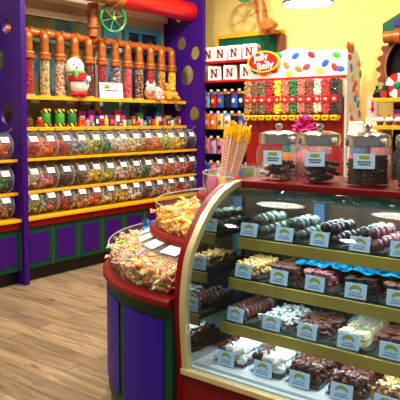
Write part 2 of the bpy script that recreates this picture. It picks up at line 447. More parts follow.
ROWS = [('top', 1.308, 'red orange red blue lime green white cream tan orange lime yellow dark'.split()),
        ('middle', .998, 'cream pink dark brown yellow lime white rainbow green pinkwhite orange pink red'.split()),
        ('bottom', .753, 'lime redgreen red tan orange cream yellow white brown redgreen pinkwhite red purple'.split())]
bpool = {}
def put_bin(y, z, c, lab, clab, k, group):
    b, new = first(bpool, make_bin)
    if new: b.location = (-5.0, y, z); b['label'] = lab; b['group'] = group
    else: b = dup(b, (-5.0, y, z), 0, lab, group)
    f = bpy.data.objects.new('loose_candy', FILL[k % 4]); COL.objects.link(f); f.location = (-5.0, y, z)
    tag(f, clab, 'candy', group+' candy', 'stuff'); setmat(f, mix_mat('candy_'+c, CR[c]))
for rn, z, cs in ROWS:
    for i, c in enumerate(cs):
        put_bin(3.672+.2*i, z, c, 'clear bin of %s candy, %s in the %s bin row' % (NAME[c], nth(i, 13), rn),
                'loose %s candy in the bin %s in the %s row' % (NAME[c], nth(i, 13), rn), i, rn+' row of clear candy bins')
for j, (rn, z, cs) in enumerate([('upper', 1.308, ['orange', 'red']), ('middle', .998, ['green', 'lime']), ('lower', .753, ['tan', 'yellow'])]):
    for i, c in enumerate(cs):
        w = ['beside the purple divider', 'at the left picture edge'][i]
        put_bin(3.355-.2*i, z, c, 'clear %s candy bin of %s candy left of the panel, %s' % (rn, NAME[c], w), 'loose %s candy in the %s bin left of the panel, %s' % (NAME[c], rn, w), i+j, 'clear candy bins left of the divider')

# ------------------------------------------------------------------ copper pipes and candy tubes
HX, HZ = -5.27, 2.435
man = thing('pipe_manifold', 'copper coloured header pipe with tee collars running above the candy tubes', 'pipe', (HX, 4.9, HZ))
obj('header_pipe', MB().tube([(HX, 3.57, HZ), (HX, 6.0, HZ)], .047, 14), COPPER, man, world=True)
ty = [3.87+.2*i for i in range(12)]
for y in ty[:-1]:
    obj('collar', MB().tube([(HX, y+.055, HZ), (HX, y+.095, HZ)], (.06), 14), COPPER, man, world=True)
rp = thing('riser_pipe', 'upright brown copper pipe rising behind the green valve wheel', 'pipe', (-5.2, 4.74, HZ))
obj('pipe', MB().tube([(-5.2, 4.74, HZ+.03), (-5.2, 4.74, 2.83)], .06, 14), BROWN_P, rp, world=True)
obj('flange', MB().tube([(-5.2, 4.74, 2.56), (-5.2, 4.74, 2.6)], .08, 14), BROWN_P, rp, world=True)
tp = {}
def make_dispenser():
    t = thing('candy_tube', '', 'candy dispenser')
    q = smooth_path([(HX+5.2, 0, .65), (-.03, 0, .64), (0, 0, .60), (0, 0, .53)], 5)
    obj('elbow', MB().tube(q, .044, 12), COPPER, t)
    obj('coupling', MB().lathe([(.048, .53), (.048, .455), (.058, .45), (.066, .44), (.066, .425), (.06, .42), (.06, .41), (.068, .405), (.068, .38), (.058, .375)], 16), COPPER, t)
    obj('clear_tube', MB().lathe([(.054, .02), (.054, .385)], 18, caps=False), ACRYL, t)
    obj('foot_ring', MB().lathe([(.05, 0), (.06, .0), (.06, .022), (.05, .022)], 16), mat('tube_foot', (200, 160, 90), .5), t)
    return t
def tube_fill(seed):
    random.seed(seed); mb = MB(); mb.lathe([(.036, .024), (.036, .375)], 10)
    for k in range(440):
        a = rnd(0, 2*PI); s = rnd(.0075, .0105)
        mb.ell((.041*math.cos(a), .041*math.sin(a), rnd(.03, .372)), (s*1.2, s, s), 5, 4, rot=(rnd(0, 3), rnd(0, 3), 0))
    return mb.mesh('tube_fill', mat('plain_candy', (200, 200, 200)))
TF = [tube_fill(3), tube_fill(4)]
random.seed(5)
TC = [('red', [(190, 16, 24), (170, 10, 20)]), ('pastel mixed', [(230, 200, 150), (220, 90, 60), (240, 200, 70), (120, 170, 90), (245, 235, 220), (230, 150, 60)]),
      ('speckled orange and white', [(240, 220, 190), (220, 120, 60), (230, 180, 110), (150, 60, 50), (246, 240, 230)]), ('cream', [(230, 210, 180), (220, 160, 120)]),
      ('red and black', [(170, 30, 24), (30, 14, 14), (120, 20, 20), (60, 14, 16)]), ('dark pink', [(190, 30, 60), (150, 14, 40)]),
      ('black white and red', [(30, 24, 40), (236, 230, 224), (60, 60, 110), (190, 60, 40)]), ('rose red', [(214, 60, 70), (190, 30, 44), (236, 120, 120)]),
      ('black and orange', [(34, 20, 14), (190, 90, 30), (110, 40, 20), (230, 200, 160)]), ('crimson', [(200, 24, 56), (180, 16, 40)]),
      ('amber', [(214, 150, 40), (190, 100, 30), (236, 190, 80)]), ('bright yellow', [(248, 214, 20), (244, 200, 10)])]
for i, y in enumerate(ty):
    nm, pal = TC[i]
    lab = 'copper topped tube of %s candy, %s of twelve' % (nm, nth(i, 12))
    t, new = first(tp, make_dispenser)
    if new: t.location = (-5.2, y, 1.787); t['label'] = lab; t['group'] = 'candy tubes on the top shelf'
    else: t = dup(t, (-5.2, y, 1.787), 0, lab)
    f = bpy.data.objects.new('tube_candy', TF[i % 2]); COL.objects.link(f); f.location = (-5.2, y, 1.787); f.rotation_euler.z = i
    tag(f, '%s candy filling the tube %s on the top shelf' % (nm, nth(i, 12)), 'candy', 'candy filling the clear tubes', 'stuff'); setmat(f, mix_mat('tube_'+nm, pal))

# big red pipe and valve wheel
bp = thing('red_pipe', 'big glossy red pipe crossing above the pipes, with brown end section', 'pipe', (-5.0, 5.3, 2.9))
obj('pipe', MB().tube([(-5.0, 4.92, 2.91), (-5.0, 6.19, 2.91)], .125, 24), RED_PIPE, bp, world=True)
obj('brown_section', MB().tube([(-5.0, 3.56, 2.91), (-5.0, 4.9, 2.91)], .11, 22), BROWN_P, bp, world=True)
obj('coupling', MB().tube([(-5.0, 4.84, 2.91), (-5.0, 4.94, 2.91)], .135, 24), BROWN_P, bp, world=True)
def wheel(label, loc, rz, r, tilt=0):
    t = thing('valve_wheel', label, 'valve wheel', loc, rz)
    n = 28
    obj('rim', MB().tube([(0, r*math.cos(2*PI*i/n), r*math.sin(2*PI*i/n)) for i in range(n)], r*.12, 8, closed=True), GREEN_W, t)
    for k in range(6):
        a = 2*PI*k/6+.3
        obj('spoke', MB().tube([(0, 0, 0), (0, r*math.cos(a), r*math.sin(a))], r*.065, 6), GREEN_W, t)
    obj('hub', MB().tube([(-.05, 0, 0), (.02, 0, 0)], r*.2, 12), GREEN_W, t)
    obj('nut', MB().tube([(.02, 0, 0), (.035, 0, 0)], r*.13, 6, sm=False), YELLOW, t)
    obj('stem', MB().tube([(-.13, 0, 0), (-.04, 0, 0)], r*.1, 8), BROWN_P, t)
wheel('green spoked valve wheel with yellow nut above the candy tubes', (-5.02, 4.87, 2.665), rad(-18), .148)

# card and plush toys on the top shelf
sc_ = thing('sign_card', 'white sign card with small green emblem on the top shelf', 'sign', (-5.09, 4.9, 1.787), rad(-12))
obj('card', MB().box((0, 0, .09), (.006, .3, .175), ry=-.12), WCARD, sc_)
obj('emblem', MB().ell((.014, -.06, .14), (.002, .04, .018), 12, 6), CREST, sc_)
obj('writing', MB().box((.010, .0, .092), (.002, .16, .008), ry=-.12).box((.006, .02, .06), (.002, .2, .006), ry=-.12), INK, sc_)
PW = mat('plush_white', (240, 234, 226), .95); PR = mat('plush_red', (196, 22, 30), .95); PG = mat('plush_green', (90, 180, 100), .95)
pl = thing('plush_toy', 'tall white and red winter plush toy with green scarf on the top shelf', 'plush toy', (-5.09, 4.40, 1.787), rad(-25))
b = MB(); b.ell((0, .03, .13), (.085, .1, .10), 16, 10); b.ell((0, -.02, .31), (.085, .1, .11), 16, 10)
obj('body', b, PW, pl)
obj('coat', MB().lathe([(.075, .16), (.103, .175), (.108, .21), (.09, .25), (.05, .27)], 18, xf=Matrix.Translation((0, .02, 0))), PR, pl)
obj('scarf', MB().tube([(.0+.075*math.cos(a), -.01+.085*math.sin(a), .265) for a in [2*PI*i/14 for i in range(14)]], .018, 8, closed=True).ell((.09, -.03, .24), (.012, .022, .05), 8, 6), PG, pl)
obj('boot', MB().ell((.03, .055, .03), (.06, .045, .03), 12, 8), PR, pl); obj('boot', MB().ell((.03, -.035, .03), (.06, .045, .03), 12, 8), PR, pl)
obj('eye', MB().ell((.075, -.05, .335), .009, 8, 6), BLACK, pl); obj('eye', MB().ell((.075, .01, .335), .009, 8, 6), BLACK, pl)
obj('nose', MB().ell((.088, -.02, .31), (.022, .012, .012), 8, 6), mat('plush_orange', (232, 140, 40), .9), pl)
obj('mitten', MB().ell((.07, .10, .19), (.03, .03, .04), 10, 6), PW, pl)
obj('tag', MB().box((.112, .065, .17), (.003, .05, .03)), mat('tag_blue', (80, 110, 190), .5), pl)
PK = mat('plush_pink', (240, 190, 185), .95)
pg = thing('plush_pig', 'pale pink plush pig lying on the top shelf', 'plush toy', (-5.10, 5.62, 1.787), rad(-20))
b = MB(); b.ell((0, 0, .085), (.09, .125, .085), 16, 10); b.ell((.05, -.07, .12), (.07, .07, .075), 14, 8)
obj('body', b, PK, pg)
for s in (-1, 1): obj('ear', MB().prism([(-.025, 0), (.025, 0), (0, .055)], (.045, -.07+s*.045, .18), (0, 1, 0), (.1, 0, 1), (.015, 0, 0)), PK, pg)
obj('snout', MB().ell((.115, -.07, .11), (.02, .028, .022), 10, 6), mat('plush_rose', (230, 150, 150), .9), pg)
for s in (-1, 1): obj('eye', MB().ell((.108, -.07+s*.03, .145), .007, 6, 5), BLACK, pg)
for s in (0, 1): obj('foot', MB().ell((.07, .02+.06*s, .025), (.04, .025, .025), 10, 6), PK, pg)
obj('green_patch', MB().ell((.085, .03, .1), (.012, .018, .012), 8, 6), PG, pg)
ot = thing('plush_bear', 'golden orange plush bear slumped at the right end of the top shelf', 'plush toy', (-5.10, 5.92, 1.787), rad(-20))
PO = mat('plush_gold', (226, 150, 40), .95, noise=.2, scale=40)
b = MB(); b.ell((0, 0, .07), (.085, .11, .07), 16, 10); b.ell((.01, 0, .15), (.065, .07, .06), 14, 8)
obj('body', b, PO, ot)
for s in (-1, 1): obj('ear', MB().ell((0, s*.055, .2), (.015, .024, .024), 10, 6), PO, ot)
for s in (-1, 1): obj('foot', MB().ell((.08, s*.06, .03), (.045, .03, .03), 10, 6), PO, ot)
obj('muzzle', MB().ell((.07, 0, .14), (.02, .028, .02), 10, 6), mat('plush_cream', (240, 200, 120), .9), ot)
for s in (-1, 1): obj('eye', MB().ell((.07, s*.025, .165), .006, 6, 5), BLACK, ot)

# ------------------------------------------------------------------ small packages on the candy shelf
def pk_box(y, x, w, d, h, c, lab, mark=None):
    t = thing('candy_box', lab, 'candy box', (x, y, 1.475), rnd(-.12, .12), 'small packages on the candy shelf')
    obj('carton', MB().bb((-d/2, -w/2, 0), (d/2, w/2, h)), mat('pk_%d_%d_%d' % c, c, .35), t, bevel=.002)
    if mark: obj('front_print', MB().bb((d/2, -w*.32, h*.3), (d/2+.002, w*.32, h*.7)), mat('pk_%d_%d_%d' % mark, mark, .35), t)
def pk_tube(y, x, r, h, c, cap, lab):
    t = thing('candy_bottle', lab, 'candy bottle', (x, y, 1.475), 0, 'small packages on the candy shelf')
    obj('bottle', MB().lathe([(r*.9, 0), (r, .006), (r, h*.66), (r*.5, h*.8)], 12), mat('pk_%d_%d_%d' % c, c, .3), t)
    obj('cap', MB().lathe([(r*.55, h*.8), (r*.55, h), (r*.4, h*1.02)], 12), mat('pk_%d_%d_%d' % cap, cap, .3), t)
hz = stripe_mat('hazard_stripes', (20, 20, 16), (236, 200, 30), 9, 'DIAGONAL')
def pk_drum(y, x, c, lab):
    t = thing('sour_candy_tub', lab, 'candy tub', (x, y, 1.475), 0, 'striped tubs on the candy shelf')
    obj('tub', MB().lathe([(.042, .035), (.048, .05), (.048, .13), (.042, .145)], 16), mat('pk_%d_%d_%d' % c, c, .35), t)
    obj('striped_lid', MB().lathe([(.044, .145), (.05, .15), (.05, .18), (.045, .186)], 16), hz, t)
    obj('striped_base', MB().lathe([(.046, 0), (.052, .005), (.052, .03), (.044, .036)], 16), hz, t)
for i, y in enumerate([4.02, 4.20, 4.36]):
    pk_drum(y, -5.13, [(60, 150, 50), (70, 160, 54), (40, 120, 60)][i], ['green tub with yellow and black striped lid, leftmost of three on the candy shelf', 'green tub with yellow and black striped lid, middle of three on the candy shelf', 'darker green striped tub, rightmost of three on the candy shelf'][i])
pk_tube(3.80, -5.12, .045, .12, (110, 70, 40), (60, 30, 24), 'brown candy jar at the left end of the candy shelf')
pk_tube(3.92, -5.10, .038, .10, (170, 60, 40), (200, 180, 60), 'rust red candy jar beside the striped tubs')
PKC = [((206, 96, 50), 'orange'), ((66, 136, 156), 'teal'), ((206, 196, 186), 'white'), ((170, 40, 50), 'red'), ((90, 40, 104), 'purple'), ((220, 150, 170), 'pink'), ((44, 56, 120), 'blue'), ((90, 140, 66), 'green'), ((214, 176, 66), 'yellow')]
# tall back row
tall = [(4.55, (120, 30, 90), (230, 220, 230), 'plum box with pale print behind the orange bottles'), (4.68, (130, 30, 120), (240, 120, 160), 'purple box with pink print on the candy shelf'), (4.83, (110, 24, 60), (240, 240, 240), 'maroon box with white print on the candy shelf'),
        (4.97, (150, 30, 60), (240, 230, 230), 'crimson box with white print, left of the patterned red boxes'), (5.08, (170, 20, 30), (240, 240, 240), 'red box with white print, left one of the red pair'), (5.17, (40, 40, 120), (230, 60, 60), 'navy box with red print, right of the red pair'),
        (5.46, (60, 110, 60), (240, 220, 80), 'green box with yellow print behind the small bottles'), (5.80, (40, 90, 150), (240, 240, 240), 'blue box with white print near the right end'), (5.98, (200, 160, 60), (60, 120, 60), 'tan box with green print at the right end of the candy shelf')]
for y, c, mk, lab in tall: pk_box(y, -5.2, .10, .05, rnd(.13, .19), c, lab, mk)
k = 0; seen = {}
for i in range(24):
    y = 4.47+i*.0705
    c, cn = PKC[(i*5+i//4) % 9]; c2, cn2 = PKC[(i*7+3) % 9]
    if i % 4 != 1:
        pk_box(y, -5.09+rnd(-.02, .01), rnd(.045, .066), .035, rnd(.055, .12), c, '%s and %s candy box, %s, candy shelf front row' % (cn, cn2, nth2(i)), c2 if c2 != c else (250, 250, 250))
    else:
        pk_tube(y, -5.09+rnd(-.01, .01), .026, rnd(.085, .125), c, c2, '%s candy bottle with %s cap, %s, candy shelf front row' % (cn, cn2, nth2(i)))

# ------------------------------------------------------------------ back wall: peg display with lettered boxes
pd = thing('peg_display', 'dark peg display rack with green board, red shelves and hanging hooks', 'display rack', (-4.45, 6.6, 0))
PX0, PX1 = -4.96, -3.95
obj('back_panel', MB().bb((PX0, 6.62, 0), (PX1, 6.66, 2.05)), mat('peg_black', (26, 24, 34), .5), pd, world=True)
obj('green_board', MB().bb((PX0+.1, 6.62, 2.05), (PX1, 6.66, 2.60)), GREEN_B, pd, world=True)
fr = MB(); fr.bb((PX0+.06, 6.60, 2.60), (PX1+.05, 6.68, 2.645)); fr.bb((PX0+.06, 6.60, 2.05), (PX0+.1, 6.68, 2.6))
obj('yellow_trim', fr, YELLOW, pd, world=True)
obj('post', MB().bb((PX1, 6.58, 0), (PX1+.05, 6.68, 2.6)), mat('post_brown', (110, 50, 30), .5), pd, world=True)
for z in (2.285, 2.045): obj('shelf_board', MB().bb((PX0, 6.30, z-.028), (PX1, 6.62, z)), RED_B, pd, world=True, bevel=.003)
obj('side_stile', MB().bb((PX0-.01, 6.36, 0), (PX0+.02, 6.62, 2.05)), mat('peg_side', (40, 26, 60), .5), pd, world=True)
NB = mat('letter_crimson', (140, 14, 30), .5)
np_ = {}
def letterN(h):                                          # slab-serif capital N
    w = h*.95; t = h*.2; s = h*.13; e = h*.09
    P = []
    m = MB()
    def q(p): m.prism([(a-w/2, b-h/2) for a, b in p], (0, 0, 0), (1, 0, 0), (0, 0, 1), (0, -.002, 0))
    q([(e, 0), (e+t, 0), (e+t, h), (e, h)]); q([(w-e-t, 0), (w-e, 0), (w-e, h), (w-e-t, h)])
    q([(e, h), (e+t*1.25, h), (w-e, 0), (w-e-t*1.25, 0)])
    q([(0, 0), (t+2*e, 0), (t+2*e, s), (0, s)]); q([(0, h), (0, h-s), (e+t, h-s), (e+t, h)]); q([(w, h), (w, h-s), (w-t-2*e, h-s), (w-t-2*e, h)])
    return m
def make_nbox():
    t = thing('letter_box', '', 'gift box')
    obj('carton', MB().bb((-.088, -.088, 0), (.088, .088, .18)), WHITE, t, bevel=.004)
    n = letterN(.105); o = obj('letter', n, NB, t); o.location = (-.005, -.0885, .088)
    o = obj('letter', n, NB, t); o.location = (.0885, 0, .088); o.rotation_euler.z = PI/2
    return t
nb = [(-4.84, 2.287), (-4.645, 2.287), (-4.435, 2.287), (-4.215, 2.287), (-4.745, 2.047), (-4.50, 2.047), (-4.25, 2.047)]
nl = ['upper shelf, leftmost of four', 'upper shelf, second of four', 'upper shelf, third of four', 'upper shelf, rightmost of four', 'lower shelf, leftmost of three', 'lower shelf, middle of three', 'lower shelf beside the bean sign']
for i, (x, z) in enumerate(nb):
    t, new = first(np_, make_nbox); lab = 'white gift box with dark red letter N, %s' % nl[i]
    if new: t.location = (x, 6.42, z); t.rotation_euler.z = rad(14); t['label'] = lab; t['group'] = 'lettered boxes on the peg display'
    else: dup(t, (x, 6.42, z), rad(14+rnd(-5, 5)), lab)
bgp = {}
def make_bag():
    t = thing('hanging_candy_bag', '', 'candy bag')
    m = MB(); n = 6; vs = []; fs = []
    for j in range(n+1):
        for i in range(5):
            u = i/4; v = j/n
            vs.append((-.048+.096*u, -.018*math.sin(PI*u)*math.sin(PI*v)**.6, -.20+.175*v))
    for j in range(n):
        for i in range(4): fs.append((j*5+i, j*5+i+1, (j+1)*5+i+1, (j+1)*5+i))
    k = len(vs); vs += [(x, -y+.002, z) for x, y, z in vs]; fs += [tuple(a+k for a in f)[::-1] for f in fs]
    m.add(vs, fs, 0, True)
    obj('bag', m, mat('bag_base', (200, 60, 60), .25), t)
    obj('header_card', MB().bb((-.048, -.003, -.028), (.048, .003, .0)), mat('bag_head', (230, 230, 230), .4), t)
    obj('front_print', MB().ell((0, -.019, -.115), (.026, .003, .03), 10, 6), mat('bag_print', (240, 220, 200), .3), t)
    return t
hp = {}
def make_hook():
    t = bpy.data.objects.new('hook', None)
    return t
BC = {'b': ((40, 90, 190), 'blue'), 'w': ((225, 225, 230), 'white'), 'r': ((200, 36, 44), 'red'), 'k': ((24, 30, 60), 'navy'), 'o': ((236, 120, 40), 'orange'), 'y': ((240, 196, 60), 'yellow'),
      'p': ((236, 120, 170), 'pink'), 'l': ((190, 170, 220), 'lilac'), 'c': ((110, 190, 230), 'sky blue'), 'm': ((120, 80, 60), 'brown')}
for ri, (z, cs) in enumerate([(1.905, 'crbkbkw'), (1.63, 'ooywkbc'), (1.315, 'plpwcbk'), (1.0, 'bpcpbpl')]):
    obj('rail', MB().bb((PX0, 6.56, z+.035), (PX1, 6.62, z+.06)), BLACK, pd, world=True)
    for i, ch in enumerate(cs):
        x = -4.89+i*.108; c, cn = BC[ch]; c2, cn2 = BC['wykcpro'[(i*3+ri) % 7]]
        if c2 == c: c2, cn2 = BC['y']
        lab = '%s candy bag with %s header, %s in %s peg row' % (cn, cn2, nth(i, 7), ['top', 'second', 'third', 'bottom'][ri])
        t, new = first(bgp, make_bag)
        if new: t.location = (x, 6.40, z); t['label'] = lab; t['group'] = 'candy bags on the peg display'
        else: t = dup(t, (x, 6.40, z), rnd(-.1, .1), lab)
        for cc in [q for q in t.children]:
            if cc.name.startswith('bag'): setmat(cc, mat('bg_'+ch, c, .25))
            elif cc.name.startswith('header'): setmat(cc, mat('bgh_'+'wykcpro'[(i*3+ri) % 7], c2, .4))
            else: setmat(cc, mat('bgp_'+'rwywobk'[(i*2+ri) % 7], BC['rwywobk'[(i*2+ri) % 7]][0], .3))
        h = obj('hook', MB().tube([(x, 6.56, z+.03), (x, 6.42, z+.012), (x, 6.36, z+.016)], .004, 6), STEEL, pd, world=True)
        obj('price_tag', MB().bb((x-.02-pd.location.x, 6.352-6.6, z+.004), (x+.02-pd.location.x, 6.356-6.6, z+.03)), WCARD, h)

# ------------------------------------------------------------------ jelly bean dispenser display
JX0, JX1, JY = -4.14, -2.875, 6.2
jd = thing('bean_dispenser_display', 'tall red and white jelly bean dispenser stand with printed sign board', 'candy display', ((JX0+JX1)/2, 6.4, 0))
obj('red_body', MB().bb((JX0, JY+.04, 0), (JX1-.02, 6.55, 1.80)), RED_B, jd, world=True)
obj('front_panel', MB().bb((JX0, JY+.005, .9), (JX1-.02, JY+.04, 1.60)), mat('panel_red', (150, 12, 16), .35), jd, world=True)
obj('red_top_shelf', MB().bb((JX0-.01, JY-.01, 2.0), (JX1, 6.29, 2.03)), RED_B, jd, world=True, bevel=.003)
sb = [(JX0, 2.03), (JX1-.01, 2.03), (JX1-.01, 2.27)]
for i in range(1, 20):
    u = i/20; x = JX1-.01-(JX1-JX0-.01)*u
    z = 2.27+.075*math.sin(PI*u)+.02*math.sin(5*PI*u); sb.append((x, z))
sb.append((JX0, 2.24))
obj('sign_board', MB().prism(sb, (0, JY+.03, 0), (1, 0, 0), (0, 0, 1), (0, .03, 0)), WHITE, jd, world=True)
beans = [(-3.72, 2.29, (30, 150, 60), .5), (-3.50, 2.27, (30, 100, 210), -.5), (-3.62, 2.17, (240, 130, 60), .9), (-3.78, 2.12, (220, 60, 60), .2), (-4.05, 2.13, (60, 130, 220), .7), (-3.92, 2.09, (240, 150, 70), .1),
         (-3.0, 2.25, (60, 180, 60), .3), (-3.13, 2.17, (30, 90, 210), -.7), (-2.95, 2.1, (40, 100, 200), .2), (-3.02, 2.12, (220, 50, 50), 1), (-3.46, 2.12, (236, 120, 60), .4), (-3.3, 2.27, (210, 30, 40), .6), (-3.2, 2.09, (240, 200, 60), .3), (-3.36, 2.14, (220, 60, 80), -.4), (-3.58, 2.07, (240, 200, 60), 0)]
for x, z, c, a in beans:
    obj('printed_bean', MB().ell((x, JY+.028, z), (.052, .004, .034), 14, 6, rot=(0, a, 0)), mat('bean_%d_%d_%d' % c, c, .4), jd, world=True)
# oval logo: yellow edge, red field, white words
lg = obj('logo', MB().prism(circ(0, 0, .215, 32, .125), (0, 0, 0), (1, 0, 0), (0, 0, 1), (0, .03, 0)), mat('logo_yellow', (246, 200, 40), .4), jd)
lg.location = (-3.90-jd.location.x, JY-.02-6.4, 2.225)
obj('red_field', MB().prism(circ(0, 0, .195, 32, .107), (0, -.003, 0), (1, 0, 0), (0, 0, 1), (0, .004, 0)), mat('logo_red', (206, 24, 30), .4), lg)
for w, dx, dz in (('Jelly', -.03, .05), ('Belly', .03, -.05)):
    me = text_mesh(w, .118, .0015, .0015); me.transform(FACE_Y @ Matrix.Rotation(.12, 4, 'Z')); me.materials.append(WHITE)
    o = obj('word', me, None, lg); o.location = (dx, -.005, dz)
# side panel with printed beans, sloped top
obj('side_panel', MB().prism([(JY+.02, .9), (6.56, .9), (6.56, 2.22), (6.45, 2.31), (JY+.02, 2.31)], (JX1-.02, 0, 0), (0, 1, 0), (0, 0, 1), (.025, 0, 0)), WHITE, jd, world=True)
for i in range(22):
    c = [(220, 60, 60), (240, 140, 80), (60, 140, 200), (60, 160, 80), (230, 190, 60), (200, 90, 70)][i % 6]
    obj('printed_bean', MB().ell((JX1+.005, JY+.09+.16*((i*.618) % 1)+.14*(i % 2), 2.22-i*.055), (.004, .05, .036), 12, 6, rot=(rnd(0, 3), 0, 0)), mat('bean_%d_%d_%d' % c, c, .4), jd, world=True)
tb = MB(); tb.ell((JX1-.0, JY+.06, 2.33), (.02, .05, .06), 14, 8, rot=(.5, 0, 0)); tb.ell((JX1, JY+.14, 2.32), (.02, .055, .065), 14, 8, rot=(-.6, 0, 0))
obj('bean_topper', tb, mat('bean_copper', (206, 120, 50), .4), jd, world=True)
# dispensers
JC = [('tan speckled', [(190, 140, 70), (150, 90, 50), (220, 180, 100)]), ('brown', [(120, 80, 60), (90, 60, 44), (160, 120, 90)]), ('olive brown', [(110, 90, 70), (150, 110, 80)]), ('red', [(204, 24, 34), (180, 16, 26)]),
      ('yellow', [(244, 204, 30), (236, 220, 60)]), ('salmon', [(236, 120, 90), (240, 150, 110)]), ('green', [(30, 150, 70), (20, 120, 50)]), ('coral', [(234, 110, 100), (240, 150, 140)]), ('brown and red', [(150, 60, 40), (90, 50, 40), (200, 80, 60)]),
      ('white', [(240, 234, 220), (230, 214, 190)]), ('cherry red', [(210, 30, 50), (230, 60, 60)]), ('black', [(30, 24, 30), (50, 40, 44)])]
n = len(JC); dw = (JX1-JX0-.06)/n
def jfill(seed):
    random.seed(seed); mb = MB(); mb.bb((-dw*.36, -.055, .02), (dw*.36, .05, .37))
    for k in range(230):
        s = rnd(.009, .012)
        mb.ell((rnd(-dw*.4, dw*.4), rnd(-.068, -.05), rnd(.015, .37)), (s*1.4, s, s), 6, 4, rot=(rnd(0, 3), rnd(0, 3), rnd(0, 3)))
    return mb.mesh('jelly_beans', mat('plain_candy', (200, 200, 200)))
JF = [jfill(21), jfill(22)]
YS = YELLOW_S
for i, (cn, pal) in enumerate(JC):
    x = JX0+.03+dw*(i+.5); z0 = 1.615
    d = obj('dispenser', MB().bb((x-dw*.47, JY-.105, z0), (x+dw*.47, JY+.04, z0+.385)), ACRYL, jd, world=True, bevel=.006)
    lx, ly = jd.location.x, jd.location.y
    obj('red_label', MB().bb((x-lx-dw*.38, JY-.110-ly, z0+.125), (x-lx+dw*.38, JY-.106-ly, z0+.205)), RED_B, d)
    obj('label_oval', MB().ell((x-lx, JY-.111-ly, z0+.16), (dw*.2, .002, .016), 12, 6), mat('pink_oval', (240, 190, 180), .4), d)
    hd = MB().prism([(-dw*.4, .028), (dw*.4, .028), (dw*.4, -.002), (dw*.24, -.032), (-dw*.24, -.032), (-dw*.4, -.002)], (x, JY-.12, 1.575), (1, 0, 0), (0, 0, 1), (0, .10, 0))
    h = obj('handle', hd, YS, jd, world=True, bevel=.006)
    obj('handle_mark', MB().ell((x-lx, JY-.121-ly, 1.572), (.024, .002, .013), 10, 6), RED_B, h)
    f = bpy.data.objects.new('jelly_beans', JF[i % 2]); COL.objects.link(f); f.location = (x, JY-.03, z0)
    tag(f, '%s jelly beans in the dispenser %s on the red stand' % (cn, nth(i, n)), 'candy', 'jelly beans in the dispensers', 'stuff'); setmat(f, mix_mat('jb_'+cn, pal))
random.seed(31)

# copper drain elbow and second wheel, high on the back wall
pe = thing('copper_drain_pipe', 'copper pipe dropping down the yellow wall and ending in an elbow', 'pipe', (-4.1, 6.5, 2.7))
obj('pipe', MB().tube(smooth_path([(-4.30, 6.55, 3.3), (-4.20, 6.52, 3.1), (-4.13, 6.5, 2.9), (-4.12, 6.48, 2.78), (-4.06, 6.47, 2.70), (-3.96, 6.47, 2.68), (-3.92, 6.47, 2.72)], 5), .055, 14), BROWN_P, pe, world=True)
obj('flange', MB().tube([(-3.99, 6.44, 2.63), (-3.965, 6.36, 2.69)], .085, 16), COPPER, pe, world=True)
obj('collar', MB().tube([(-4.135, 6.5, 2.92), (-4.13, 6.5, 2.86)], .07, 14), COPPER, pe, world=True)
wheel('green spoked valve wheel high on the yellow back wall', (-4.24, 6.30, 3.10), rad(-80), .125)

# ------------------------------------------------------------------ gear fronted shelf unit at the right
gu = thing('gear_shelf_unit', 'black round shelf unit with rust gear rim and green peaked top at the right edge', 'display unit', (-2.2, 6.55, 0))
cx, cz, gr = -2.17, 2.10, .41
obj('back_disc', MB().prism(circ(cx, cz, gr-.03, 36), (0, 6.5, 0), (1, 0, 0), (0, 0, 1), (0, .08, 0)), BLACK, gu, world=True)
teeth = []
for i in range(96):
    a = 2*PI*i/96; r = gr+(.045 if (i % 4) in (0, 1) else .0); teeth.append((cx+r*math.cos(a), cz+r*math.sin(a)))
me = curve_mesh('g', [teeth, circ(cx, cz, gr-.04, 48)], .05); me.transform(FACE_Y); me.transform(Matrix.Translation((0, 6.46, 0))); me.materials.clear(); me.materials.append(RUST)
obj('gear_rim', me, None, gu, world=True)
obj('gold_ring', MB().tube([(cx+(gr-.05)*math.cos(2*PI*i/40), 6.42, cz+(gr-.05)*math.sin(2*PI*i/40)) for i in range(40)], .012, 6, closed=True), mat('ring_gold', (170, 120, 40), .4, metal=.4), gu, world=True)
obj('peaked_top', MB().prism([(-2.56, 2.44), (-1.7, 2.44), (-1.7, 2.6), (-2.13, 2.78), (-2.56, 2.56)], (0, 6.40, 0), (1, 0, 0), (0, 0, 1), (0, .25, 0)), GREEN_B, gu, world=True)
obj('purple_inset', MB().prism([(-2.44, 2.52), (-1.8, 2.52), (-1.8, 2.58), (-2.13, 2.71), (-2.44, 2.57)], (0, 6.39, 0), (1, 0, 0), (0, 0, 1), (0, .012, 0)), PURPLE, gu, world=True)
obj('copper_pipe', MB().tube([(-2.52, 6.36, 2.41), (-1.7, 6.36, 2.41)], .062, 14), COPPER, gu, world=True)
obj('pipe_collar', MB().tube([(-2.40, 6.36, 2.41), (-2.34, 6.36, 2.41)], .078, 14), COPPER, gu, world=True)
for z in (1.775, 1.49): obj('yellow_shelf', MB().bb((-2.585, 6.22, z-.04), (-1.6, 6.66, z)), YELLOW, gu, world=True, bevel=.004)
obj('black_niche', MB().bb((-2.5, 6.6, .4), (-1.6, 6.66, 1.76)), BLACK, gu, world=True)
obj('cream_stile', MB().bb((-2.58, 6.34, .0), (-2.53, 6.64, 1.45)), mat('stile_cream', (214, 196, 110), .5), gu, world=True)
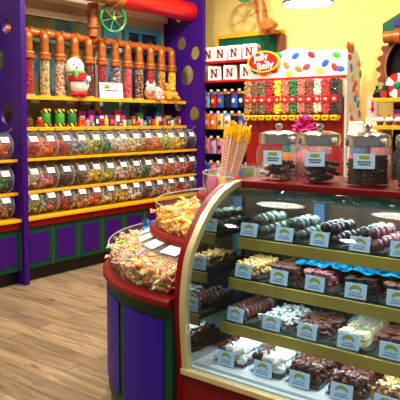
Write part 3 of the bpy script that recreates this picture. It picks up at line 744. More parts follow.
# candy lollipop ornament
lo = thing('peppermint_ornament', 'big round red and white peppermint ornament standing on the upper yellow shelf', 'ornament', (-2.34, 6.30, 1.777))
for k in range(8):
    a0 = 2*PI*k/8
    pts = [(0, 0)]+[(.125*math.cos(a0+PI/4*j/5), .125*math.sin(a0+PI/4*j/5)) for j in range(6)]
    obj('swirl', MB().prism(pts, (0, -.03, .125), (1, 0, 0), (0, 0, 1), (0, .06, 0)), [RED_B, WHITE][k % 2], lo)
obj('green_center', MB().ell((0, -.03, .125), (.045, .012, .045), 12, 6), GREEN_W, lo)
tr = thing('toy_train', 'small dark green toy train with red wheel on the upper yellow shelf', 'toy', (-2.52, 6.28, 1.777))
obj('boiler', MB().tube([(-.06, 0, .06), (.05, 0, .06)], .03, 12), GREEN_D, tr); obj('cab', MB().bb((.03, -.035, .03), (.08, .035, .13)), GREEN_D, tr, bevel=.003)
obj('chimney', MB().lathe([(.012, .085), (.012, .11), (.02, .125)], 10, xf=Matrix.Translation((-.04, 0, 0))), BLACK, tr)
for x, r in ((-.045, .022), (-.005, .022), (.05, .036)):
    obj('wheel', MB().tube([(x, -.045, r), (x, -.035, r)], r, 14), RED_B if r > .03 else BLACK, tr)
    obj('wheel', MB().tube([(x, .035, r), (x, .045, r)], r, 14), RED_B if r > .03 else BLACK, tr)
ck = {}
def make_cup():
    t = thing('frosted_cupcake', '', 'cupcake')
    obj('cup', MB().lathe([(.028, 0), (.04, .045)], 12), mat('cup_brown', (90, 50, 40), .6), t)
    obj('frosting', MB().lathe([(.042, .042), (.048, .055), (.036, .075), (.018, .092), (.0, .1)], 12), WHITE, t)
    obj('cherry', MB().ell((0, -.012, .1), .016, 8, 6), RED_B, t)
    return t
for i in range(4):
    t, new = first(ck, make_cup); lab = 'white frosted treat with red top on the lower yellow shelf, %s' % nth(i, 4)
    if new: t.location = (-2.52+.1*i, 6.28, 1.492); t['label'] = lab; t['group'] = 'frosted treats on the lower yellow shelf'
    else: dup(t, (-2.52+.1*i, 6.28, 1.492), 0, lab)
pb = thing('pink_gift_box', 'pink and purple box behind the frosted treats on the lower yellow shelf', 'box', (-2.30, 6.46, 1.492))
obj('box', MB().bb((-.12, -.06, 0), (.12, .06, .15)), mat('box_pink', (230, 120, 180), .4), pb, bevel=.003)
obj('lid', MB().bb((-.125, -.065, .12), (.125, .065, .17)), mat('box_violet', (130, 60, 150), .4), pb, bevel=.003)
# arrow sign, back counter, paper bags
asg = thing('arrow_sign', 'white sign with a red down arrow on the yellow wall', 'sign', (-2.79, 6.74, 1.58))
obj('panel', MB().bb((-.06, -.012, 0), (.055, 0, .24)), WHITE, asg)
obj('arrow', MB().prism([(-.012, .2), (.012, .2), (.012, .10), (.032, .10), (0, .04), (-.032, .10), (-.012, .10)], (0, -.013, 0), (1, 0, 0), (0, 0, 1), (0, -.002, 0)), RED_B, asg)
bc_ = thing('back_counter', 'plain cream back counter against the yellow wall behind the jars', 'counter', (-2.66, 6.45, 0))
obj('body', MB().bb((-2.84, 6.18, .1), (-2.62, 6.72, 1.36)), mat('counter_cream', (226, 214, 180), .5), bc_, world=True)
obj('top', MB().bb((-2.86, 6.15, 1.36), (-2.60, 6.73, 1.385)), WHITE, bc_, world=True, bevel=.003)
obj('plinth', MB().bb((-2.82, 6.22, 0), (-2.64, 6.70, .1)), DARK, bc_, world=True)
for i, (x, y, z, w, h, lab) in enumerate([(-2.77, 6.26, 1.387, .17, .15, 'white paper sack on the back counter, left of two in front'), (-2.66, 6.40, 1.387, .13, .19, 'white paper sack on the back counter, taller and further back')]):
    t = thing('paper_sack', lab, 'paper sack', (x, y, z), .3*i, 'white paper sacks on the back counter')
    obj('sack', MB().add([(-w/2, -.05, 0), (w/2, -.05, 0), (w/2, .05, 0), (-w/2, .05, 0), (-w*.46, -.02, h), (w*.46, -.01, h*.93), (w*.46, .02, h*.95), (-w*.46, .02, h)], [(0, 3, 2, 1), (4, 5, 6, 7), (0, 1, 5, 4), (1, 2, 6, 5), (2, 3, 7, 6), (3, 0, 4, 7)]), mat('sack_paper', (236, 230, 216), .7), t, bevel=.004)
    obj('fold', MB().bb((-w*.47, -.026, h*.8), (w*.47, -.02, h)), mat('sack_paper', (236, 230, 216), .7), t)

# ------------------------------------------------------------------ rounded island counter
IC = Vector((-1.825, 3.07, 0)); A0, A1 = rad(90), rad(270)
ISL = Matrix.Translation(IC)
isl = thing('round_counter', 'rounded purple and green counter with stepped red rimmed tiers beside the glass case', 'counter', IC)
def half(prof, n=40, m=MB): return MB().lathe(prof, n, a0=A0, a1=A1)
def halfdisc(r, z0, z1, n=40):
    pts = [(r*math.cos(A0+(A1-A0)*i/n), r*math.sin(A0+(A1-A0)*i/n)) for i in range(n+1)]
    pts = [(.028, r)]+pts+[(.028, -r)]
    return MB().prism(pts, (0, 0, z0), (1, 0, 0), (0, 1, 0), (0, 0, z1-z0))
obj('base_drum', halfdisc(.975, .09, .70), GREEN_D, isl)
obj('toe_kick', halfdisc(.90, 0, .09), DARK, isl)
for k in range(6):
    a0, a1 = [rad(q) for q in ((91.5, 110), (113.5, 142), (145.5, 178.5), (182, 214.5), (218, 246.5), (250, 268.7))[k]]
    p = MB().lathe([(.973, .155), (.981, .155), (.981, .635), (.973, .635)], 10, a0=a0, a1=a1)
    p.sm = None
    obj('curved_panel', p, INDIGO, isl)
def rim(r0, r1, z0, z1):
    e = .012
    m = MB().lathe([(r0, z0), (r1-e, z0), (r1, z0+e), (r1, z1-e), (r1-e, z1), (r0, z1)], 44, a0=A0, a1=A1)
    for sg in (-1, 1):                                   # straight run that closes the joint to the case
        m.prism([(sg*r0, z0), (sg*(r1-e), z0), (sg*r1, z0+e), (sg*r1, z1-e), (sg*(r1-e), z1), (sg*r0, z1)], (0, 0, 0), (0, 1, 0), (0, 0, 1), (.028, 0, 0))
    return m
obj('lower_rim', rim(.86, 1.002, .698, .742), RED, isl)
obj('lower_tray', halfdisc(.975, .69, .738), RED_D, isl)
obj('middle_drum', halfdisc(.58, .735, .92), RED_D, isl)
obj('middle_rim', rim(.52, .74, .918, .955), RED, isl); obj('middle_tray', halfdisc(.71, .92, .948), RED_D, isl)
obj('upper_drum', halfdisc(.33, .948, 1.10), RED_D, isl)
obj('upper_rim', rim(.30, .475, 1.10, 1.137), RED, isl); obj('upper_tray', halfdisc(.46, 1.10, 1.13), RED_D, isl)
def bin_ring(name, r, z0, z1, rin, angs):
    o = obj(name, MB().lathe([(r, z0), (r, z1)], 44, a0=A0, a1=A1), ACRYL, isl)
    obj('guard_edge', MB().tube([(r*math.cos(A0+(A1-A0)*i/44), r*math.sin(A0+(A1-A0)*i/44), z1) for i in range(45)], .004, 5), ACRYL_RIM, o)
    for a in angs:
        c, s = math.cos(rad(a)), math.sin(rad(a))
        d = MB(); t = .003
        d.prism([(rin, z0), (r, z0), (r, z1), (rin, z1+.06)], (s*t, -c*t, 0), (c, s, 0), (0, 0, 1), (-2*s*t, 2*c*t, 0))
        obj('divider', d, ACRYL, o)
    return o
bin_ring('lower_bin_guard', 0.968, .742, .872, .84, [262, 240, 218, 196, 174, 150, 126, 104])
bin_ring('middle_bin_guard', .705, .955, 1.095, .50, [262, 235, 205, 175, 140, 110])
bin_ring('upper_bin_guard', .435, 1.137, 1.25, .1, [250, 215, 180, 140])
# sloping clear lids with label cards between the tiers
def lids(r0, z0, r1, z1, angs, wa, wh):
    for a in angs:
        l = obj('bin_lid', MB().lathe([(r0, z0), (r1, z1), (r1, z1-.006), (r0, z0-.006)], 6, a0=rad(a-wa), a1=rad(a+wa)), FILM, isl)
        rm = (r0+r1)/2; zm = (z0+z1)/2; sl = math.atan2(z0-z1, r1-r0)
        t = Matrix.Rotation(rad(a), 4, 'Z') @ Matrix.Translation((rm, 0, zm+.006)) @ Matrix.Rotation(sl, 4, 'Y')
        obj('label_card', MB().box((0, 0, 0), ((r1-r0)*.62, wh, .003), xf=t), WCARD, l)
lids(.69, .922, .83, .872, [258, 243, 228, 213, 198, 183, 168], 7, .13)
lids(.36, 1.10, .50, 1.06, [252, 230, 208, 186, 164], 10, .13)

# wrapped candies
def taffy_mb(L=.03, r=.0085):
    m = MB(); n = 7
    secs = [(-L*1.15, r*1.5, .25), (-L*.8, r*.9, .5), (-L*.62, r*.35, 1), (-L*.5, r*.95, 1), (0, r*1.1, 1), (L*.5, r*.95, 1), (L*.62, r*.35, 1), (L*.8, r*.9, .5), (L*1.15, r*1.5, .25)]
    vs = []; fs = []
    for x, q, f in secs:
        for i in range(n):
            a = 2*PI*i/n; vs.append((x, q*math.cos(a), q*math.sin(a)*f))
    for j in range(len(secs)-1):
        for i in range(n): fs.append((j*n+i, j*n+(i+1) % n, (j+1)*n+(i+1) % n, (j+1)*n+i))
    fs.append(tuple(range(n))[::-1]); fs.append(tuple((len(secs)-1)*n+i for i in range(n)))
    return m.add(vs, fs, 0, True)
TAF = taffy_mb(.037, .0115); tmesh = taffy_mb(.04, .0125).mesh('wrapped_taffy', WHITE)
LPAL = [(226, 206, 176), (226, 150, 120), (230, 170, 50), (206, 50, 40), (110, 176, 40), (226, 110, 110), (120, 190, 60), (226, 110, 40), (214, 170, 120), (150, 90, 90)]
def pile(rr, zz, arange, count, m, seed, label, group, zw):
    random.seed(seed); mb = MB()
    for k in range(count):
        a = rad(rnd(*arange)); r = math.sqrt(rnd(rr[0]**2, rr[1]**2)); zt = zz(r)
        p = (r*math.cos(a), r*math.sin(a), zt-abs(random.gauss(0, .016))-.012)
        mb.merge(TAF, Matrix.Translation(p) @ Euler((rnd(-.5, .5), rnd(-.5, .5), rnd(0, 6.3))).to_matrix().to_4x4())
    for k in range(int(count*.62)):                      # candy pressed against the clear wall
        a = rad(rnd(*arange)); r = rr[1]+rnd(-.005, .012)
        p = (r*math.cos(a), r*math.sin(a), rnd(zw[0], zw[1]))
        mb.merge(TAF, Matrix.Translation(p) @ Euler((rnd(0, 3), rnd(-.6, .6), a+PI/2+rnd(-.35, .35))).to_matrix().to_4x4())
    o = obj('wrapped_candy_heap', mb, m); o.location = IC; tag(o, label, 'candy', group, 'stuff')
zlow = lambda r: .818+.045*(.92-r)/.3
def solid_heap(prof, label):                             # the bulk underneath
    o = obj('candy_bed', MB().lathe(prof, 40, a0=rad(95), a1=rad(265)), mat('bed_candy', (214, 150, 110), .6, noise=.35, scale=60)); o.location = IC
    return tag(o, label, 'candy', None, 'stuff')
solid_heap([(.60, .744), (.60, .80), (.75, .80), (.91, .785), (.915, .746)], 'densely packed wrapped candy filling the bottom of the lower tier')
pile((.76, .93), zlow, (97, 267), 560, mix_mat('taffy_mix', LPAL, .3), 41, 'dense heap of mixed wrapped taffy filling the lower tier bins', None, (.755, .82))
solid_heap([(.36, .957), (.36, 1.03), (.50, 1.02), (.65, .99), (.655, .958)], 'densely packed yellow candy filling the bottom of the middle tier')
pile((.40, .67), lambda r: 1.018+.03*(.64-r)/.25, (97, 267), 380, mix_mat('taffy_mid', [(244, 190, 30), (240, 160, 30), (236, 90, 40), (250, 220, 90), (240, 220, 180), (246, 200, 50)], .3), 42, 'dense heap of yellow and orange wrapped candy filling the middle tier', None, (.965, 1.01))
random.seed(43)
TW = [('white and red', (240, 216, 196), (214, 50, 50)), ('white and orange', (244, 220, 190), (236, 110, 40)), ('lime green', (190, 220, 110), (90, 180, 30)), ('sky blue', (120, 180, 230), (60, 130, 210)), ('yellow', (246, 226, 120), (240, 190, 30)), ('pink', (244, 176, 160), (226, 90, 100)), ('pale cream', (240, 216, 170), (220, 170, 110)), ('red and yellow', (226, 60, 40), (244, 190, 50))]
CLUST = [2, 2, 6, 0, 1, 4, 5, 0, 6, 7]
TM = [stripe_mat('taffy_'+w[0], w[1], w[2], 26, 'X') for w in TW]
k = 0
while k < 250:
    a = rnd(176, 267) if k < 215 else rnd(130, 176); r = math.sqrt(rnd(.79**2, .935**2))
    if random.random() < .35: ci = 2 if (a > 196 and a < 226 and random.random() < .7) else random.choice([0, 1, 7, 6])
    else: ci = random.choice([0, 0, 1, 1, 4, 5, 6, 6, 6, 7])
    if 238 < a < 247 and r > .80 and r < .89 and random.random() < .7: ci = 3
    if a > 245 and r < .85 and random.random() < .5: ci = 4
    if a < 192 and random.random() < .5: ci = 5
    o = bpy.data.objects.new('wrapped_taffy', tmesh); COL.objects.link(o)
    o.location = IC+Vector((r*math.cos(rad(a)), r*math.sin(rad(a)), zlow(r)+rnd(-.006, .014)))
    o.rotation_euler = (rnd(-.5, .5), rnd(-.6, .6), rnd(0, 6.3)); s = rnd(1.0, 1.4); o.scale = (s, s, s)
    setmat(o, TM[ci]); tag(o, '%s wrapped taffy piece lying on the lower tier heap' % TW[ci][0], 'candy', '%s wrapped taffy on the lower tier' % TW[ci][0]); k += 1
MM = [('yellow', TM[4]), ('red and yellow', TM[7]), ('golden', stripe_mat('taffy_gold', (246, 190, 20), (250, 214, 70), 20, 'X')), ('white and orange', TM[1])]
for k in range(90):
    a = rnd(165, 267); r = math.sqrt(rnd(.42**2, .67**2)); cn, cm = random.choice([MM[0], MM[2], MM[2], MM[1], MM[3]])
    o = bpy.data.objects.new('wrapped_chew', tmesh); COL.objects.link(o)
    o.location = IC+Vector((r*math.cos(rad(a)), r*math.sin(rad(a)), 1.018+.03*(.64-r)/.25+rnd(0, .016)))
    o.rotation_euler = (rnd(-.4, .4), rnd(-.5, .5), rnd(0, 6.3)); s = rnd(1.1, 1.5); o.scale = (s, s*.9, s*.9)
    setmat(o, cm); tag(o, '%s wrapped chew lying on the middle tier heap' % cn, 'candy', '%s wrapped chews on the middle tier' % cn)
# big blue cellophane wrapped sweets and pink-striped bag near the lower tier's back
bs = thing('blue_cellophane_bag', 'blue cellophane tuft bag standing at the back of the lower tier', 'candy bag', IC+Vector((.80*math.cos(rad(203)), .80*math.sin(rad(203)), .88)))
BLUEF = mat('blue_cellophane', (70, 150, 230), .2, noise=.2, scale=40)
m = MB()
for k in range(14):
    a = rnd(0, 6.3); m.add([(0, 0, .01), (.03*math.cos(a), .03*math.sin(a), rnd(.04, .07)), (.03*math.cos(a+.7), .03*math.sin(a+.7), rnd(.03, .07))], [(0, 1, 2), (0, 2, 1)])
obj('tuft', m, BLUEF, bs); obj('bag', MB().ell((0, 0, 0), (.035, .035, .03), 10, 6), BLUEF, bs)
# upper tier: packets and straws
BAGC = [('green', (120, 180, 60)), ('pink', (236, 90, 150)), ('blue', (90, 140, 210)), ('yellow', (240, 200, 60)), ('red', (210, 50, 60)), ('white', (240, 236, 230)), ('lilac', (190, 150, 200))]
for k in range(26):
    a = rad(112+k*5.9); r = .405-.06*(k % 2); cn, c = BAGC[k % 7]
    t = thing('candy_packet', '%s candy packet standing in the upper tier under the straws' % cn, 'candy packet', IC+Vector((r*math.cos(a), r*math.sin(a), 1.14)), a, '%s packets in the upper tier' % cn)
    obj('packet', MB().add([(0, -.028, 0), (0, .028, 0), (.014, .026, .055), (.014, -.026, .055), (0, -.028, .11), (0, .028, .11), (-.014, .026, .055), (-.014, -.026, .055)], [(0, 1, 2, 3), (3, 2, 5, 4), (1, 0, 7, 6), (6, 7, 4, 5), (0, 3, 4, 7), (1, 6, 5, 2)], 0, True), mat('packet_'+cn, c, .25), t)
    obj('crimp', MB().bb((-.002, -.029, .108), (.002, .029, .12)), FILM, t)
sp = {}
SW = [('pink', stripe_mat('straw_pink', (240, 214, 200), (230, 160, 156), 22, 'Z', ratio=.5, rot=.5)), ('yellow', stripe_mat('straw_yellow', (240, 226, 196), (236, 196, 110), 20, 'Z', rot=.5)), ('rose', stripe_mat('straw_rose', (240, 216, 206), (222, 130, 136), 24, 'Z', rot=.5))]
def make_straw():
    t = thing('candy_straw', '', 'candy straw')
    obj('tube', MB().tube([(0, 0, 0), (0, 0, .315)], .0075, 9), SW[0][1], t)
    obj('cap', MB().lathe([(.0095, .305), (.0105, .31), (.0105, .34), (.007, .35), (.007, .37), (0, .375)], 10), YELLOW_S, t)
    obj('cap_tab', MB().ell((.0, 0, .372), (.014, .005, .012), 8, 6), YELLOW_S, t)
    return t
R38 = Vector((math.cos(rad(38)), math.sin(rad(38)), 0)); F38 = Vector((-math.sin(rad(38)), math.cos(rad(38)), 0))
for k in range(18):
    i, j = k % 9, k//9
    ln = .10+.028*i+rnd(-.02, .02); cn, cm = SW[(k*2+j) % 3]
    base_ = IC+Vector((-.22, -.20, 1.142))+R38*(-.045+.0085*i)+F38*(.03*j-.02)
    up = (Vector((0, 0, 1))+R38*(.10+.024*i+.04*j)+F38*rnd(-.12, .1)).normalized()
    q = up.to_track_quat('Z', 'Y').to_euler()
    lab = '%s striped candy straw with yellow cap, %s in the %s bunch' % (cn, nth(i, 9), ['front', 'rear'][j])
    t, new = first(sp, make_straw)
    if new: t.location = base_; t.rotation_euler = q; t['label'] = lab; t['group'] = 'candy straws in the upper tier'
    else: t = dup(t, base_, tuple(q), lab)
    t.scale = (1, 1, rnd(.92, 1.08)-.12*j*0)
    for c in t.children:
        if c.name.startswith('tube'): setmat(c, cm)

# ------------------------------------------------------------------ curved glass case
CX0, CX1 = -1.795, -.25
PROF = [(2.145, .425), (2.13, .60), (2.127, .74), (2.155, .907), (2.206, 1.0), (2.282, 1.095), (2.365, 1.165), (2.466, 1.213), (2.56, 1.232)]
SP = [(p.x, p.y) for p in smooth_path([(a, b, 0) for a, b in PROF], 6)]
def offs(d):
    out = []
    for i, (a, b) in enumerate(SP):
        t = Vector(SP[min(i+1, len(SP)-1)])-Vector(SP[max(i-1, 0)]); n = Vector((-t.y, t.x)).normalized()
        out.append((a+n.x*d, b+n.y*d))
    return out
case = thing('glass_display_case', 'curved glass bakery case with red base, cream frame and gold edged shelves', 'display case', (-1.0, 2.6, 0))
def cs(name, mb, m, **k): return obj(name, mb, m, case, world=True, **k)
outer = offs(.022)
end = [(2.11, 0)]+[(2.122, .40)]+outer+[(2.60, 1.25), (3.04, 1.25), (3.04, 0)]
cs('end_panel', MB().prism(end, (CX0, 0, 0), (0, 1, 0), (0, 0, 1), (.03, 0, 0)), RED)
cs('end_panel', MB().prism(end, (CX1-.03, 0, 0), (0, 1, 0), (0, 0, 1), (.03, 0, 0)), RED)
cs('end_mirror', MB().prism([(a+.02, b-.01) for a, b in SP[::3]]+[(2.95, 1.2), (2.95, .43)], (CX0+.03, 0, 0), (0, 1, 0), (0, 0, 1), (.006, 0, 0)), MIRROR)
cs('base_panel', MB().bb((CX0+.03, 2.125, .04), (CX1-.03, 3.03, .40)), RED)
cs('toe_kick', MB().bb((CX0+.03, 2.17, 0), (CX1-.03, 3.0, .04)), DARK)
cs('bottom_trim', MB().bb((CX0+.03, 2.112, .398), (CX1-.03, 2.16, .424)), CREAM, bevel=.003)
fo, fi = offs(.020), offs(-.012)
def frame(x0, x1, a, b):
    m = MB(); n = len(a)
    vs = [(x0, p[0], p[1]) for p in a]+[(x1, p[0], p[1]) for p in a]+[(x0, p[0], p[1]) for p in b]+[(x1, p[0], p[1]) for p in b]
    fs = []
    for i in range(n-1):
        fs += [(i, i+1, n+i+1, n+i), (2*n+i, 3*n+i, 3*n+i+1, 2*n+i+1), (i, 2*n+i, 2*n+i+1, i+1), (n+i, n+i+1, 3*n+i+1, 3*n+i)]
    return m.add(vs, fs, 0, True)
cs('end_frame', frame(CX0+.030, CX0+.064, fo, fi), CREAM)
cs('end_frame', frame(CX1-.064, CX1-.030, fo, fi), CREAM)
cs('front_glass', frame(CX0+.064, CX1-.064, offs(.004), offs(-.002)), GL_CASE)
cs('counter_top', MB().bb((CX0+.035, 2.548, 1.217), (CX1, 3.05, 1.25)), RED_D, bevel=.004)
cs('header', MB().bb((CX0+.036, 2.575, 1.165), (CX1-.03, 2.66, 1.217)), TEAL)
cs('deck', MB().bb((CX0+.036, 2.15, .40), (CX1-.03, 2.98, .43)), DECK)
cs('deck_vent', MB().bb((CX0+.05, 2.175, .4305), (CX1-.04, 2.195, .433)), mat('vent_grey', (150, 160, 166), .4))
cs('back_board', MB().bb((CX0+.036, 2.96, .43), (CX1-.03, 3.0, 1.21)), CBACK)
for x in (-1.50, -1.02, -.55): cs('back_post', MB().bb((x-.03, 2.935, .43), (x+.03, 2.96, 1.21)), SLATE)
cs('light_tube', MB().tube([(CX0+.08, 2.70, 1.19), (CX1-.08, 2.70, 1.19)], .012, 10), TUBEM)
SH = [(2.46, .985), (2.39, .80), (2.325, .605)]
for y, z in SH:
    g = cs('glass_shelf', MB().bb((CX0+.10, y+.012, z-.006), (CX1-.05, 2.93, z)), GL_SHELF)
    o = obj('gold_edge', MB().bb((CX0+.10+1.0, y-2.6, z-.055), (CX1-.05+1.0, y+.012-2.6, z-.002)), GOLD, g, bevel=.002)
    for x in (CX0+.12, -1.02, CX1-.07): obj('bracket', MB().bb((x-.008+1.0, y+.02-2.6, z-.03), (x+.008+1.0, 2.93-2.6, z-.007)), mat('bracket_dark', (40, 44, 46), .4, metal=.5), g)

# price cards
cp = {}
def make_card():
    t = thing('price_card', '', 'price card')
    o = obj('card', MB().box((0, 0, .033), (.094, .003, .064), rx=-.18), CARD, t, bevel=.001)
    q = Matrix.Translation((0, -.0025, .033)) @ Matrix.Rotation(-.18, 4, 'X')
    pts = [(.027*math.cos(a), .021*math.sin(a)) for a in [PI*i/12 for i in range(13)]]+[(.019*math.cos(a), .009*math.sin(a)) for a in [PI-PI*i/12 for i in range(13)]]
    m = MB().prism(pts, (0, 0, .004), (1, 0, 0), (0, 0, 1), (0, -.001, 0)); m.v = [q @ p for p in m.v]
    obj('crest', m, CREST, t)
    m = MB()
    for (w, z) in ((.048, -.008), (.056, -.018)):
        x = -w/2
        while x < w/2:
            l = rnd(.006, .016); m.box((x+l/2, 0, z), (l, .001, .003), xf=q); x += l+.004
    obj('ink_lines', m, INK, t)
    return t
SLX = [-1.625, -1.43, -1.25, -1.06, -.88, -.70]
SLOTS = {0: 'top case shelf', 1: 'second case shelf', 2: 'third case shelf', 3: 'bottom case deck'}
# chocolates: one mesh per kind, each piece its own object
def cluster_mb(seed, s=.024):
    random.seed(seed); m = MB(); m.ell((0, 0, s*.55), (s, s*.9, s*.55), 8, 6)
    for k in range(9):
        a = rnd(0, 6.3); m.ell((s*.7*math.cos(a), s*.7*math.sin(a), rnd(.4, 1.0)*s), rnd(.3, .5)*s, 6, 4)
    return m
def drizzle(s):
    m = MB().ell((0, 0, s), (s, s, s*.95), 12, 8); return m
truffle = drizzle(.027).mesh('truffle', WHITE)
def pretz():
    m = MB(); P = []
    for i in range(26):
        t = 2*PI*i/26; P.append((.026*math.sin(t)+.012*math.sin(2*t), .022*math.cos(t)-.012*math.cos(2*t), .008+.003*math.sin(3*t)))
    return m.tube(P, .0075, 7, closed=True)
cook = MB().lathe([(.0, 0), (.026, 0), (.03, .005), (.03, .013), (.026, .018), (0, .018)], 16)
def cookie_up():
    m = MB(); m.merge(cook, Matrix.Rotation(rad(68), 4, 'X') @ Matrix.Translation((0, 0, 0)) if False else Matrix.Translation((0, 0, .028)) @ Matrix.Rotation(rad(70), 4, 'X')); return m
def bark(seed):
    random.seed(seed); n = 7; P = [(.032*(1+rnd(-.25, .25))*math.cos(2*PI*i/n), .026*(1+rnd(-.25, .25))*math.sin(2*PI*i/n)) for i in range(n)]
    return MB().prism(P, (0, 0, 0), (1, 0, 0), (0, 1, 0), (0, 0, .016))
bar = MB(); bar.box((0, 0, .014), (.052, .075, .026))
CHOC = mat('milk_chocolate', (76, 38, 26), .36, noise=.3, scale=70); DCHOC = mat('dark_chocolate', (42, 23, 19), .33, noise=.2, scale=70)
SPECK = mat('speckled_chocolate', (46, 30, 24), .5, col2=(92, 108, 82), scale=110); SPECKP = mat('pink_brown_chocolate', (74, 34, 30), .4, col2=(160, 92, 92), scale=60)
TANN = mat('nutty_tan', (196, 150, 86), .6, noise=.3, scale=90); NUTW = mat('walnut_chocolate', (90, 50, 30), .45, col2=(220, 176, 96), scale=45)
WCHOC = mat('white_chocolate', (240, 240, 232), .4); DRIZ = mat('drizzled_chocolate', (60, 34, 28), .35, col2=(240, 236, 226), scale=48); CRISPY = mat('crisp_rice', (226, 200, 150), .5, noise=.15, scale=90)
def kindmesh(kind):
    if kind not in KM:
        KM[kind] = {'truffle': lambda: drizzle(.026), 'cluster': lambda: cluster_mb(3), 'bigcluster': lambda: cluster_mb(5, .03), 'cookie': cookie_up, 'pretzel': pretz, 'bark': lambda: bark(4), 'bar': lambda: bar}[kind]().mesh(kind, CHOC)
    return KM[kind]
KM = {}
L0 = [('truffle', SPECK, 'green speckled truffle'), ('truffle', SPECK, 'green speckled truffle'), ('truffle', DCHOC, 'dark chocolate truffle'), ('truffle', SPECKP, 'brown and green truffle'), ('truffle', SPECKP, 'rosy brown truffle'), ('truffle', DCHOC, 'dark truffle')]
L1 = [('cluster', TANN, 'tan nut cluster'), ('bark', CHOC, 'flat brown bark piece'), ('bark', SPECKP, 'rosy bark piece'), ('bark', DCHOC, 'dark bark piece'), ('bark', CHOC, 'milk chocolate bark piece'), ('cluster', CHOC, 'brown cluster')]
L2 = [('cookie', CHOC, 'brown dipped cookie'), ('pretzel', DRIZ, 'white drizzled pretzel'), ('pretzel', CHOC, 'brown dipped pretzel'), ('bar', CRISPY, 'pale crisp rice bar'), ('bark', CHOC, 'brown bark slab'), ('bark', WCHOC, 'white bark slab')]
L3 = [('bigcluster', WCHOC, 'white chocolate cluster'), ('bigcluster', WCHOC, 'white coated cluster'), ('bigcluster', CHOC, 'milk chocolate cluster'), ('bigcluster', CHOC, 'brown coated cluster'), ('bigcluster', NUTW, 'walnut topped chocolate'), ('bigcluster', DCHOC, 'dark cluster')]
random.seed(77)
trp = {}
def make_tray():
    t = thing('display_tray', '', 'tray')
    w, d, h = .084, .15, .022
    m = MB(); m.bb((-w, -d, 0), (w, d, .004)); m.bb((-w, -d, .004), (w, -d+.004, h)); m.bb((-w, d-.004, .004), (w, d, h)); m.bb((-w, -d, .004), (-w+.004, d, h)); m.bb((w-.004, -d, .004), (w, d, h))
    obj('tray', m, ACRYL, t); obj('liner', MB().bb((-w+.006, -d+.006, .004), (w-.006, d-.006, .006)), mat('tray_liner', (46, 34, 30), .5), t)
    return t
TPL = ['leftmost tray']+[ORD[i]+' tray from the left' for i in range(1, 6)]
PLACE = ['leftmost', 'second from the left', 'third from the left', 'fourth from the left', 'fifth from the left', 'sixth from the left']
for li, LL in enumerate((L0, L1, L2, L3)):
    y0, z0 = SH[li] if li < 3 else (2.225, .431)
    z0 += .0
    for si, (kind, m, nm) in enumerate(LL):
        x = SLX[si]
        if li == 3: x += .02
        depth = .15
        yc = y0+.03+.155
        lab = 'clear tray of %ss, %s on the %s' % (nm, PLACE[si], SLOTS[li])
        t, new = first(trp, make_tray)
        if new: t.location = (x, yc, z0+.001); t['label'] = lab; t['group'] = 'clear trays in the case'
        else: dup(t, (x, yc, z0+.001), 0, lab)
        me = kindmesh(kind)
        nx, ny = (3, 5)
        if kind == 'bar': nx, ny = 2, 3
        if kind == 'cookie': nx, ny = 2, 8
        layers = {'truffle': 2, 'cluster': 2, 'bigcluster': 2, 'cookie': 1, 'pretzel': 3, 'bark': 4, 'bar': 2}[kind]
        hh = {'truffle': .042, 'cluster': .032, 'bigcluster': .04, 'cookie': .05, 'pretzel': .017, 'bark': .018, 'bar': .028}[kind]
        for q in range(layers):
            for iy in range(ny-(1 if q % 2 and kind == 'truffle' else 0)):
                for ix in range(nx-(1 if q % 2 and kind == 'truffle' else 0)):
                    if kind in ('cluster', 'bigcluster', 'pretzel', 'bark') and q and iy == ny-1: continue
                    ex = (.15-.02)/nx; ey = .29/ny; of = .5 if q % 2 and kind == 'truffle' else 0
                    px = x-.065+ex*(ix+.5+of); py = yc-.145+ey*(iy+.5+of)
                    o = bpy.data.objects.new(nm.split()[-1] if nm.split()[-1] != 'chocolate' else 'walnut_chocolate', me); COL.objects.link(o)
                    j = {'truffle': .004, 'bar': .002, 'cookie': .002}.get(kind, .008)
                    o.location = (px+rnd(-j, j), py+rnd(-j, j), z0+.008+hh*q)
                    o.rotation_euler = (rnd(-.12, .12)*(q > 0), rnd(-.12, .12)*(q > 0), 0 if kind in ('bar',) else (rnd(-.25, .25) if kind == 'cookie' else rnd(0, 6.3)))
                    mm = m
                    ll = '%s in the %s, %s' % (nm, TPL[si], SLOTS[li])
                    if li == 0 and si == 3 and ix == 0: mm, ll = SPECK, 'green speckled truffle in the %s, %s' % (TPL[si], SLOTS[li])
                    if li == 3 and si in (0, 1) and ix == 0: mm, ll = CHOC, 'brown chocolate cluster in the %s, %s' % (TPL[si], SLOTS[li])
                    setmat(o, mm); tag(o, ll, 'chocolate', ll+'s')
        c, new = first(cp, make_card)
        lab = 'price card for %ss, %s on the %s' % (nm, PLACE[si], SLOTS[li])
        loc = (x+(0 if li else -.015), yc-.162, z0+.003)
        if new: c.location = loc; c['label'] = lab; c['group'] = 'price cards in the case'
        else: dup(c, loc, rnd(-.08, .08), lab)
# crinkled blue wrap across the second shelf
wm = MB(); nx, ny = 30, 10; vs = []; fs = []
for j in range(ny+1):
    for i in range(nx+1):
        x = -1.40+.66*i/nx; y = 2.50+.32*j/ny
        vs.append((x, y, .895+.03*math.sin(PI*j/ny)*math.sin(PI*min(1, i/nx*1.2))+rnd(-.010, .010)))
for j in range(ny):
    for i in range(nx): a = j*(nx+1)+i; fs.append((a, a+1, a+nx+2, a+nx+1))
k0 = len(vs); vs += [(x, y, z-.003) for x, y, z in vs]; fs += [tuple(a+k0 for a in f)[::-1] for f in fs]
tag(obj('blue_wrap', wm.add(vs, fs, 0, True), mat('blue_wrap_film', (0, 22, 40), .16, col2=(16, 96, 124), scale=38)), 'crinkled shiny blue wrap lying over the barks on the second case shelf', 'wrap')
